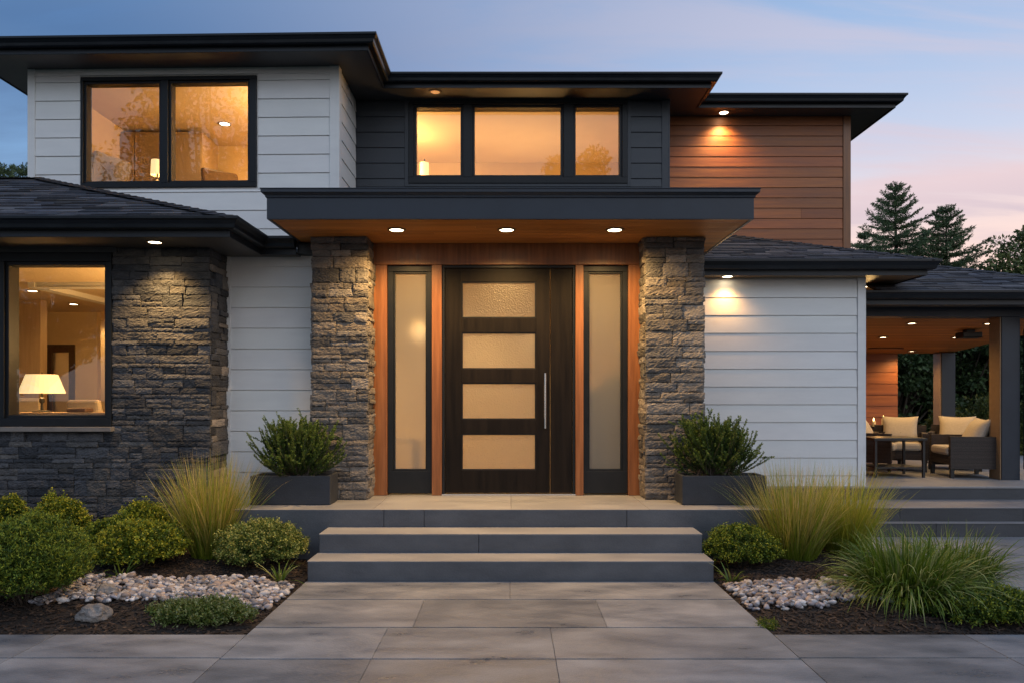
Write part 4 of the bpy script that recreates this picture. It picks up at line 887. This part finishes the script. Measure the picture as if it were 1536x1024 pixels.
def shrub(name, label, cat, px, D, rx, h, pal, tips, seed, leaf=(.018, .0075), sprigs=700, per=30, group=None, ry=None, lump=.14, spl=.10, upright=.2, mat='leaf', flat=False):
    """rounded shrub: leafy sprigs spread over a lumpy crown, with twigs inside"""
    x, y = X(px, D), Y(D); z = soil_z(x, D) - .01; t = thing(name, label, cat, (x, y, z), group); ry = ry or rx
    L = Leaves(seed); r = L.r; n = sprigs
    u = r.uniform(-.25, 1, n); a = r.uniform(0, 2 * np.pi, n); q = np.sqrt(1 - u * u); d = np.stack([q * np.cos(a), q * np.sin(a), u], 1)
    sc = 1 + lump * (np.sin(d[:, 0] * 5 + seed) * np.sin(d[:, 1] * 4 + seed * 2) + .6 * np.sin(d[:, 2] * 7 + d[:, 0] * 6 + seed)) + r.normal(0, .035, n)
    rad = np.where(r.random(n) < .72, r.uniform(.82, 1, n), r.uniform(.45, .85, n)) * sc
    hz = h * .42; c = d * np.array([rx, ry, h - hz]) * rad[:, None]; c[:, 2] = np.where(d[:, 2] < 0, d[:, 2] * hz * 1.25 * rad, c[:, 2]) + hz
    c[:, 2] = np.maximum(c[:, 2], .01)
    nrm = unit(d / np.array([rx, ry, h - hz])); sd = unit(nrm + np.array([0, 0, upright]) + r.normal(0, .28, (n, 3)))
    k = np.repeat(np.arange(n), per); tt = r.random(len(k)); sl = spl * r.uniform(.6, 1.3, n)
    P = c[k] + sd[k] * ((tt - .6) * sl[k])[:, None] + r.normal(0, .010, (len(k), 3))
    dv = unit(sd[k] * .55 + r.normal(0, .75, (len(k), 3)) * (1 - .4 * tt[:, None]))
    col = pickcol(r, len(k), pal); tip = (tt > .72) & (r.random(len(k)) < .75) & (rad[k] > .8); col[tip] = pickcol(r, int(tip.sum()), tips, .2)
    col *= (.8 + .4 * r.random(n))[k][:, None]
    L.diamonds(P, dv, leaf[0] * r.uniform(.7, 1.3, len(k)), leaf[1] * r.uniform(.8, 1.2, len(k)), col, .12)
    L.build('foliage', M[mat], t)
    m = MB(); rr = random.Random(seed)
    for i in range(16):
        a_ = rr.uniform(0, 6.28); e = Vector((math.cos(a_) * rx * rr.uniform(.3, .75), math.sin(a_) * ry * rr.uniform(.3, .75), h * rr.uniform(.4, .8)))
        m.tube([(rr.uniform(-.03, .03), rr.uniform(-.03, .03), -.03), tuple(e * .5 + Vector((0, 0, .03))), tuple(e)], [.009, .006, .003], 5)
    m.build('stem', M['bark'], t, local=True)
    return t
def grass_clump(name, label, px, D, n, h, spread, pal0, pal1, seed, w=.004, droop=(.25, .9), base=.10, tilt=(.05, .65), segs=6, ry=1.0, extra=None, group=None):
    x, y = X(px, D), Y(D); z = soil_z(x, D) - .01; t = thing(name, label, 'ornamental grass', (x, y, z), group)
    L = Leaves(seed); r = L.r; a = r.uniform(0, 2 * np.pi, n); b = base * np.sqrt(r.random(n))
    P = np.stack([b * np.cos(a), b * np.sin(a) * ry, np.zeros(n)], 1); a2 = a + r.normal(0, .45, n); ti = r.uniform(*tilt, n) ** 1.0
    dv = np.stack([np.cos(a2) * np.sin(ti) * spread, np.sin(a2) * np.sin(ti) * spread * ry, np.cos(ti)], 1)
    Ln = h * r.uniform(.42, 1.12, n)
    L.blades(P, dv, Ln, w * r.uniform(.6, 1.3, n), r.uniform(*droop, n), pickcol(r, n, pal0), pickcol(r, n, pal1), segs)
    L.build('blades', M['blade'], t)
    if extra: extra(t, r)
    return t
def sprout(label, px, D, n, ln, seed, pal0, pal1, group='small strappy plants in the mulch'):
    return grass_clump('strappy_plant', label, px, D, n, ln, 1.3, pal0, pal1, seed, .009, (.6, 1.5), .03, (.2, 1.2), 6, group=group)
GOLD0 = [(.16, .235, .016), (.20, .265, .018), (.12, .19, .014)]; GOLD1 = [(.68, .48, .17), (.78, .58, .26), (.46, .42, .09), (.58, .41, .11), (.30, .35, .04), (.25, .33, .035)]
GRN0 = [(.045, .086, .008), (.062, .11, .010), (.034, .070, .008)]; GRN1 = [(.125, .20, .018), (.17, .245, .026), (.09, .16, .015), (.42, .44, .16)]
BOX = [(.085, .13, .016), (.11, .16, .018), (.06, .10, .014), (.13, .175, .02)]; BOXT = [(.32, .34, .03), (.42, .38, .035), (.24, .29, .03)]
OLV = [(.10, .145, .030), (.13, .18, .038), (.075, .12, .026)]; OLVT = [(.34, .35, .09), (.44, .41, .13), (.26, .30, .07)]
DRK = [(.060, .105, .015), (.082, .132, .017), (.044, .084, .013)]; DRKT = [(.22, .27, .028), (.30, .32, .03), (.17, .23, .026)]
# left bed
shrub('globe_shrub', 'big dark green fine leaved shrub at the left front corner', 'shrub', 34, 5.25, .42, .60, DRK, DRKT, 101, (.026, .0034), 2600, 30, upright=.9, lump=.07, spl=.13, mat='needle')
GS = 'round clipped shrubs in the left bed'
shrub('globe_shrub', 'yellow green round shrub between the golden grass and big dark shrub', 'shrub', 209, 6.35, .35, .40, BOX, BOXT, 102, group=GS, sprigs=950)
shrub('globe_shrub', 'olive green round shrub beside the bottom step on the left', 'shrub', 393, 6.5, .375, .41, OLV, OLVT, 103, group=GS, sprigs=1100, leaf=(.016, .0066), lump=.06, spl=.08)
shrub('globe_shrub', 'small shrub against the dark stone wall above the big dark shrub', 'shrub', 86, 6.95, .25, .56, BOX, BOXT, 104, group=GS)
shrub('globe_shrub', 'small shrub cut by the left edge of the photo', 'shrub', 6, 6.95, .22, .57, DRK, BOXT, 105, group=GS)
shrub('globe_shrub', 'low yellow green shrub touching the golden grass under the stone wall', 'shrub', 212, 6.9, .27, .50, BOX, BOXT, 106, group=GS)
shrub('globe_shrub', 'small dark shrub half hidden behind the yellow green round shrub', 'shrub', 166, 6.6, .23, .40, DRK, DRKT, 107, group=GS)
grass_clump('golden_grass', 'tall golden feathery grass before the white boards left of the steps', 317, 6.85, 1900, .94, .85, GOLD0, GOLD1, 110, .0040, (.05, 1.15), .16, (.01, .54))
sprout('small strappy green plant before the olive round shrub', 420, 6.02, 26, .26, 111, GRN0, GRN1)
sprout('small strappy plant under the yellow green round shrub', 182, 5.98, 24, .26, 112, DRK, GRN1)
shrub('groundcover', 'grey green groundcover patch at the front edge of the left bed', 'groundcover', 303, 5.02, .33, .125, OLV, [(.19, .23, .09), (.24, .27, .12)], 113, (.022, .005), 620, 22, ry=.16, spl=.07, lump=.25)
# right bed
shrub('globe_shrub', 'dark green round shrub beside the bottom step on the right', 'shrub', 1114, 6.5, .315, .355, DRK, DRKT, 121, sprigs=900, leaf=(.015, .006), lump=.05, spl=.08)
grass_clump('golden_grass', 'golden feathery grass nearest the steps under the white right wall', 1190, 6.75, 1800, .90, .9, GOLD0, GOLD1, 122, .0039, (.05, 1.25), .19, (.01, .60))
grass_clump('golden_grass', 'golden green grass clump farther from the steps under the white right wall', 1268, 6.95, 1400, .84, .9, GOLD0, [(.60, .52, .07), (.72, .54, .10), (.42, .45, .035)], 123, .0037, (.05, 1.2), .16, (.01, .62))
grass_clump('green_grass', 'large arching green grass mound at the right front', 1360, 5.42, 2000, .55, 1.0, GRN0, GRN1, 124, .0080, (1.2, 3.0), .27, (.02, .85), 8)
grass_clump('green_grass', 'smaller arching green grass mound behind the large one', 1432, 5.85, 1100, .50, 1.0, GRN0, GRN1, 125, .0075, (1.1, 2.8), .22, (.02, .85), 8)
shrub('groundcover', 'dark green groundcover mat at the right edge of the photo', 'groundcover', 1480, 5.05, .46, .17, DRK, DRKT, 126, (.022, .005), 1100, 22, ry=.24, spl=.07, lump=.18)
shrub('groundcover', 'tiny moss green tuft at the path edge on the right', 'groundcover', 1150, 4.93, .075, .04, BOX, BOXT, 127, (.012, .003), 90, 16, spl=.03)
sprout('small strappy plant at the foot of the right round shrub', 1098, 6.06, 22, .24, 128, GRN0, GRN1)
sprout('sparse bent sprig against the porch riser right of the steps', 1062, 6.62, 9, .42, 129, GRN0, GRN1)
sprout('wispy grass sprig before the patio steps', 1372, 7.4, 30, .42, 130, GOLD0, GRN1)

# planters with evergreen shrubs
def planter(label, x0, x1, y0, y1, z0, h):
    t = thing('planter', label, 'planter', ((x0 + x1) / 2, (y0 + y1) / 2, z0), 'slate planter boxes on the porch'); w = .035
    m = MB(); o = .0
    m.box(x0, x1, y0, y0 + w, z0 + .004, z0 + h); m.box(x0, x1, y1 - w, y1, z0 + .004, z0 + h); m.box(x0, x0 + w, y0 + w, y1 - w, z0 + .004, z0 + h); m.box(x1 - w, x1, y0 + w, y1 - w, z0 + .004, z0 + h); m.box(x0 + w, x1 - w, y0 + w, y1 - w, z0 + .004, z0 + .03)
    m.build('box', M['planter'], t, bevel=.004)
    m = MB(); m.box(x0 + w, x1 - w, y0 + w, y1 - w, z0 + h - .06, z0 + h - .03); m.build('soil', M['soil'], t)
def evergreen(label, loc, seed, n=300, rx=.46, h=.60, ry=.30):
    t = thing('evergreen_shrub', label, 'shrub', loc, 'evergreen shrubs in the porch planters'); L = Leaves(seed); r = L.r; m = MB(); Ps, Ds, Cs, Ls = [], [], [], []
    for i in range(n):
        a = r.uniform(0, 2 * np.pi); ti = min(abs(r.normal(0, .78)), 1.45); e = math.sqrt((math.sin(ti)) ** 2 + (math.cos(ti)) ** 2)
        d = np.array([math.cos(a) * math.sin(ti), math.sin(a) * math.sin(ti) * ry / rx, math.cos(ti)])
        ln = (rx * abs(math.sin(ti)) ** 1.2 + h * math.cos(ti) ** 1.4) * r.uniform(.62, 1.06) + .05; b = np.array([r.normal(0, .07), r.normal(0, .04), 0.0]); k = 7; p = b.copy(); pts = [p.copy()]; dd = unit(d)
        for j in range(k): dd = unit(dd + np.array([0, 0, .11]) + r.normal(0, .045, 3)); p = p + dd * ln / k; pts.append(p.copy())
        m.tube([tuple(q) for q in pts], [.006 - .0045 * j / k for j in range(k + 1)], 4, caps=False)
        shoots = [(pts, .22)]
        for q in range(r.integers(1, 4)):
            j = int(r.integers(2, k)); sdv = unit(dd + r.normal(0, .55, 3) + np.array([0, 0, .25])); sl = ln * r.uniform(.14, .32); s0 = pts[j]; shoots.append(([s0 + sdv * sl * q2 / 4 for q2 in range(5)], 0))
        for sp, st_ in shoots:
            sp = np.array(sp); nn = int(np.linalg.norm(sp[-1] - sp[0]) / .0021) + 8; tt = r.uniform(st_, 1, nn) * (len(sp) - 1); j = np.minimum(tt.astype(int), len(sp) - 2); fr_ = (tt - j)[:, None]
            P = sp[j] * (1 - fr_) + sp[j + 1] * fr_; ax = unit(sp[j + 1] - sp[j]); dv = unit(ax * .75 + unit(np.cross(ax, r.normal(size=(nn, 3)))) * .75)
            g = pickcol(r, nn, [(.046, .086, .016), (.064, .112, .020), (.036, .068, .014)], .2); yl_ = (tt / (len(sp) - 1) > .8); g[yl_] = pickcol(r, int(yl_.sum()), [(.14, .20, .032), (.11, .165, .028)], .2)
            Ps.append(P); Ds.append(dv); Cs.append(g); Ls.append(np.full(nn, .019) * r.uniform(.7, 1.2, nn))
    L.diamonds(np.concatenate(Ps), np.concatenate(Ds), np.concatenate(Ls), .0037, np.concatenate(Cs), .05)
    L.build('needles', M['needle'], t); m.build('stem', M['bark'], t, local=True); return t
yp0 = Y(7.09)
planter('slate planter box on the porch left of the left stone pier', -2.548, -1.764, yp0, yp0 + .33, PZ, .288)
planter('slate planter box on the porch before the right stone pier', 1.690, 2.516, yp0, yp0 + .33, PZ, .288)
evergreen('bushy needle evergreen in the left porch planter', (-2.14, yp0 + .165, PZ + .255), 141, rx=.47, h=.42)
evergreen('bushy needle evergreen in the right porch planter', (2.06, yp0 + .165, PZ + .255), 142, rx=.49, h=.42)

# tall house plant added in the hall to darken the right sidelight
t = thing('added_house_plant', 'dark leafy house plant added to darken the right frosted sidelight', 'plant', (1.28, Y(8.62), PZ)); L = Leaves(150); r_ = L.r; n_ = 1500
P_ = unit(r_.normal(size=(n_, 3))) * (r_.random((n_, 1)) ** .4) * np.array([.34, .26, .48]) + np.array([0, 0, .78]); L.diamonds(P_, unit((P_ - np.array([0, 0, .5])) + r_.normal(0, .2, (n_, 3))), r_.uniform(.08, .16, n_), .022, pickcol(r_, n_, [(.02, .035, .012), (.03, .05, .016)]), .1); L.build('foliage', M['leaf'], t)
m = MB(); m.lathe([(.13, 0), (.17, .38), (.155, .38), (.15, .34)], n=20); m.build('pot', M['black'], t, local=True)
m = MB(); m.tube([(0, 0, .3), (.02, 0, .6), (0, .01, .9)], [.02, .016, .01], 7); m.build('stem', M['bark'], t, local=True)

# mulch, pebbles, stones
def scatter_chips(name, x0, x1, d0, d1, n, seed):
    m = MB(); rr = random.Random(seed)
    for i in range(n):
        x, d = rr.uniform(x0, x1), rr.uniform(d0, d1) ; z = soil_z(x, d) + rr.uniform(.0, .012); a = rr.uniform(0, 6.28); ln, w, h = rr.uniform(.008, .030), rr.uniform(.003, .008), rr.uniform(.002, .004)
        u = Vector((math.cos(a), math.sin(a), rr.uniform(-.35, .35))).normalized(); s = u.cross(Vector((rr.uniform(-.3, .3), rr.uniform(-.3, .3), 1))).normalized(); q = u.cross(s); p = Vector((x, Y(d), z)); k = rr.uniform(.5, 1.7)
        c = tuple(k * e for e in rr.choice([(.026, .016, .011), (.036, .022, .015), (.016, .011, .009), (.06, .038, .025)]))
        vs = [tuple(p + u * ln * e1 + s * w * e2 * (1 if e1 < 0 else .7) + q * h * e3) for e3 in (-1, 1) for e1, e2 in ((-1, -1), (1, -1), (1, 1), (-1, 1))]
        m.add(vs, [(0, 1, 2, 3), (4, 5, 6, 7), (0, 1, 5, 4), (1, 2, 6, 5), (2, 3, 7, 6), (3, 0, 4, 7)], c)
    o = m.build(name, M['chip']); structure(o, 'stuff'); return o
tag(scatter_chips('bark_mulch', -4.6, -1.74, 4.76, 6.9, 6500, 7), 'dark brown bark mulch in the bed left of the path', 'mulch', kind='stuff')
tag(scatter_chips('bark_mulch', 1.74, 3.70, 4.76, 7.2, 5500, 8), 'dark brown bark mulch in the bed right of the path', 'mulch', kind='stuff')
def ico():
    import bmesh
    bm = bmesh.new(); bmesh.ops.create_icosphere(bm, subdivisions=2, radius=1); v = [tuple(q.co) for q in bm.verts]; f = [tuple(w.index for w in q.verts) for q in bm.faces]; bm.free(); return v, f
IV, IF = ico()
def pebbles(label, x0, x1, dlo, dhi, n, seed):
    m = MB(); rr = random.Random(seed); pal = [(.34, .31, .33), (.25, .25, .29), (.36, .33, .31), (.48, .46, .46), (.29, .22, .185), (.22, .20, .21), (.37, .355, .365), (.13, .125, .14), (.38, .30, .25), (.17, .16, .165), (.56, .53, .52)]
    placed = []
    for i in range(n):
        x = rr.uniform(x0, x1); e = (x - x0) / (x1 - x0); w = .10 * mnoise.noise(Vector((x * 2.2, seed, 0))); d = rr.uniform(dlo + w, dhi + .6 * w); s = rr.uniform(.013, .026) * (1.45 if rr.random() < .22 else 1)
        lay = rr.random(); z = soil_z(x, d) + .012 + .022 * lay
        for (a_, b_, c_, s_) in placed[-400:]:
            if abs(a_ - x) < .02 and abs(b_ - d) < .02 and abs(c_ - z) < .012: z += .012; break
        placed.append((x, d, z, s)); ax = (s * rr.uniform(.9, 1.5), s * rr.uniform(.7, 1.0), s * rr.uniform(.45, .75)); k = rr.uniform(.75, 1.2); c = tuple(q * k for q in rr.choice(pal))
        mt = Matrix.Rotation(rr.uniform(0, 6.28), 3, 'Z') @ Matrix.Rotation(rr.uniform(-.5, .5), 3, 'X') @ Matrix.Rotation(rr.uniform(-.4, .4), 3, 'Y'); sd = rr.uniform(0, 99)
        vs = []
        for v in IV:
            q = Vector(v); q *= 1 + .22 * mnoise.noise(q * 1.1 + Vector((sd, 0, 0))); q = mt @ Vector((q.x * ax[0], q.y * ax[1], q.z * ax[2])); vs.append((x + q.x, Y(d) + q.y, z + q.z))
        m.add(vs, IF, c)
    o = m.build('river_pebbles', M['pebble'], smooth=True); tag(o, label, 'pebbles', kind='stuff')
pebbles('band of grey and tan river pebbles in the left bed', -3.45, -1.76, 5.22, 5.93, 1500, 3)
pebbles('band of grey and tan river pebbles in the right bed', 1.755, 3.0, 5.22, 5.93, 1150, 4)
def boulder(label, px, D, sx_, sy_, sz_, seed, dark=False):
    m = MB(); vs = []; x, y = X(px, D), Y(D)
    import bmesh
    bm = bmesh.new(); bmesh.ops.create_icosphere(bm, subdivisions=4, radius=1)
    for q in bm.verts:
        v = q.co.copy(); n = .28 * mnoise.noise(v * 1.3 + Vector((seed, 0, 0))) + .12 * mnoise.noise(v * 3 + Vector((0, seed, 0))) + .05 * mnoise.noise(v * 8); v *= 1 + n
        v.z = max(v.z, -.45); vs.append((v.x * sx_, v.y * sy_, v.z * sz_))
    fs = [tuple(w.index for w in q.verts) for q in bm.faces]; bm.free(); m.add(vs, fs)
    o = m.build('boulder', M['rock'] if not dark else M['sillstone']); o.location = (x, y, soil_z(x, D) + .35 * sz_); tag(o, label, 'boulder')
boulder('angular grey boulder on the mulch at the left path edge', 141, 5.0, .105, .085, .070, 5)
boulder('small dark stone at the left end of the pebble band', 160, 5.42, .09, .08, .07, 9, True)

# ------------------------------------------------------------------ trees
def conifer(name, label, x, y, h, rad, seed, group, nb=95, pal=None, z0=-.05, start=.42):
    t = thing(name, label, 'tree', (x, y, z0), group); L = Leaves(seed); r = L.r; m = MB(); m.tube([(0, 0, 0), (.04, 0, h * .5), (0, 0, h * .99)], [h * .018, h * .011, .012], 8); Ps, Ds, Cs = [], [], []
    pal = pal or [(.12, .17, .08), (.155, .21, .095), (.09, .135, .065)]
    nw = max(6, nb // 6)
    for i in range(nw * 6):
        f = min(.985, (i // 6 + r.uniform(-.25, .25)) / nw); f = max(f, 0); z = h * (start + (.985 - start) * f); ln = rad * (1 - f) ** .95 * r.uniform(.55, 1.1) + .10; a = i * 1.047 + (i // 6) * .5 + r.uniform(-.25, .25)
        d = np.array([math.cos(a), math.sin(a), -.18 + .75 * f ** 2 + r.normal(0, .07)]); p = np.array([0, 0, z]); k = 8; pts = [p.copy()]; dd = unit(d)
        for j in range(k): dd = unit(dd + np.array([0, 0, .055]) + r.normal(0, .03, 3)); p = p + dd * ln / k; pts.append(p.copy())
        m.tube([tuple(q) for q in pts], [.03 * (1 - j / (k + 1)) * (1 - .6 * f) for j in range(k + 1)], 4, caps=False)
        pts = np.array(pts); nt = int(6 + ln * 15)
        for q in range(nt + 1):
            u = (q + .6) / (nt + 1) * k if q < nt else k - .5; j = min(int(u), k - 1); s0 = pts[j] + (pts[j + 1] - pts[j]) * (u - j); ax = unit(pts[j + 1] - pts[j]); lat = unit(np.cross(ax, np.array([0, 0, 1.0]))) * (1 if q % 2 else -1)
            sd = unit(ax * .9 + lat * (.85 if q < nt else 0) + r.normal(0, .12, 3) + np.array([0, 0, -.10])); sl = (.12 + .34 * ln * (1 - u / k) ** .8 * .62) * r.uniform(.7, 1.2); nn = int(10 + sl * 60)
            tt = r.random(nn); Ps.append(s0 + sd * (tt * sl)[:, None] + r.normal(0, .012, (nn, 3))); Ds.append(unit(sd * .8 + r.normal(0, .42, (nn, 3)))); Cs.append(pickcol(r, nn, pal, .3) * r.uniform(.75, 1.3))
    P = np.concatenate(Ps); L.diamonds(P, np.concatenate(Ds), r.uniform(.06, .11, len(P)), .013, np.concatenate(Cs)); L.build('crown', M['needle'], t); m.build('trunk', M['bark'], t, local=True); return t
def broadleaf(name, label, x, y, h, rad, seed, group, pal, nclump=90, per=170, leaf=.10, z0=-.05, low=.30, cat='tree', crown=None):
    t = thing(name, label, cat, (x, y, z0), group); L = Leaves(seed); r = L.r; m = MB(); th_ = h * low
    m.tube([(0, 0, 0), (r.normal(0, .06), r.normal(0, .06), th_ * .6), (0, 0, th_ * 1.25)], [h * .026, h * .02, h * .014], 9); Ps, Ds, Cs = [], [], []
    cz = (h + th_ * .75) / 2; rz_ = (h - th_ * .75) / 2
    for i in range(nclump):
        d = unit(r.normal(size=3)); q = r.uniform(.35, 1) ** .6; wob = 1 + .22 * math.sin(d[0] * 4 + seed) * math.cos(d[2] * 5 + d[1] * 3 + seed); c = np.array([d[0] * rad, d[1] * rad, d[2] * rz_]) * q * wob * .86 + np.array([0, 0, cz])
        b = np.array([0, 0, th_ * r.uniform(.8, 1.25)]); mid = (b + c) / 2 + r.normal(0, .12, 3) * rad * .4; m.tube([tuple(b), tuple(mid), tuple(c)], [h * .010, h * .006, h * .002], 5, caps=False)
        cr = rad * r.uniform(.16, .30); n = int(per * r.uniform(.6, 1.3)); o = r.normal(size=(n, 3)); o = unit(o) * (r.random((n, 1)) ** .45) * cr * np.array([1, 1, .75]); Ps.append(c + o); Ds.append(unit(o + r.normal(0, .5, (n, 3)) * cr + np.array([0, 0, -.25 * cr]))); Cs.append(pickcol(r, n, pal, .3) * r.uniform(.7, 1.35))
    P = np.concatenate(Ps); L.diamonds(P, np.concatenate(Ds), leaf * r.uniform(.7, 1.3, len(P)), leaf * .32, np.concatenate(Cs), .1); L.build('crown', M['leaf'], t); m.build('trunk', M['bark'], t, local=True); return t
GT = 'trees beyond the patio'; CON = None
conifer('conifer_tree', 'broad dark conifer rising above the roof right of the cedar wall', X(1343, 28), Y(28), Z(270, 28) + .05, 4.2, 201, GT, 114)
conifer('conifer_tree', 'narrower dark conifer between the broad conifer and the leafy tree', X(1419, 27), Y(27), Z(303, 27) + .05, 3.3, 202, GT, 108)
conifer('conifer_tree', 'low conifer filling in left of the broad conifer', X(1296, 31), Y(31), Z(338, 31), 2.0, 208, GT, 80)
LP1 = [(.13, .165, .055), (.165, .20, .07), (.10, .13, .048), (.21, .215, .07)]; LP2 = [(.055, .09, .035), (.075, .12, .045), (.04, .068, .027)]
broadleaf('leafy_tree', 'olive leafy tree at the right edge above the patio roof', X(1530, 26), Y(26), Z(338, 26), 1.9, 203, GT, LP1, 120, 260, .14)
broadleaf('leafy_tree', 'lower olive tree just left of the tall leafy tree', X(1478, 29), Y(29), Z(392, 29), 1.5, 209, GT, LP1, 90, 240, .14)
hz = [(1335, 17.0, 4.1, 1.35, 204, 'dense dark tree seen between cedar back wall and rear post'), (1385, 18.0, 4.6, 1.3, 205, 'dense dark tree just left of the rear patio post'), (1445, 17.2, 4.4, 1.4, 206, 'dense dark tree framed between the two patio posts'),
      (1502, 18.2, 4.9, 1.5, 207, 'dense dark tree behind the front patio post'), (1560, 17.2, 4.7, 1.5, 210, 'dense dark tree at the right edge behind the patio')]
for px, D, h, rd, sd, lab in hz: broadleaf('hedge_tree', lab, X(px, D), Y(D), h, rd, sd, 'dense trees behind the patio', LP2, 130, 170, .11, low=.10)
shrub('garden_shrub', 'yellow green leafy shrub beyond the patio between the posts', 'shrub', 1462, 14.2, .85, 1.45, [(.06, .085, .02), (.08, .10, .025)], [(.14, .15, .03), (.18, .17, .04)], 215, (.06, .02), 420, 26, spl=.25)
shrub('garden_shrub', 'yellow green leafy shrub beyond the patio right of the front post', 'shrub', 1555, 14.6, .9, 1.5, [(.05, .075, .02), (.07, .09, .025)], [(.13, .14, .03), (.16, .16, .04)], 216, (.06, .02), 420, 26, spl=.25)
GLF = 'conifers behind the left roof'
conifer('conifer_tree', 'dark conifer top at the left edge above the low roof', X(6, 24), Y(24), Z(238, 24), 3.4, 221, GLF, 100)
conifer('conifer_tree', 'smaller conifer top beside the upper left corner board', X(34, 25), Y(25), Z(237, 25), 3.0, 222, GLF, 100)
# trees across the street, seen as reflections in the panes
GR = 'trees across the street reflected in the windows'; LP3 = [(.030, .045, .018), (.04, .055, .02), (.022, .034, .014)]
for x, y, h, rd, sd, lab in ((-16.2, -25, 18.6, 5.4, 231, 'tall tree across the street reflected in the upper left window'), (-22, -27, 10.5, 3.8, 232, 'tree across the street reflected in the low left window'), (3.0, -26, 15.4, 3.2, 233, 'tree across the street reflected in the clerestory window'), (9.5, -30, 11.0, 3.4, 234, 'rounder tree across the street, mostly beyond the reflections')):
    broadleaf('street_tree', lab, x, y, h, rd, sd, GR, LP3, 90, 130, .26, low=.22)
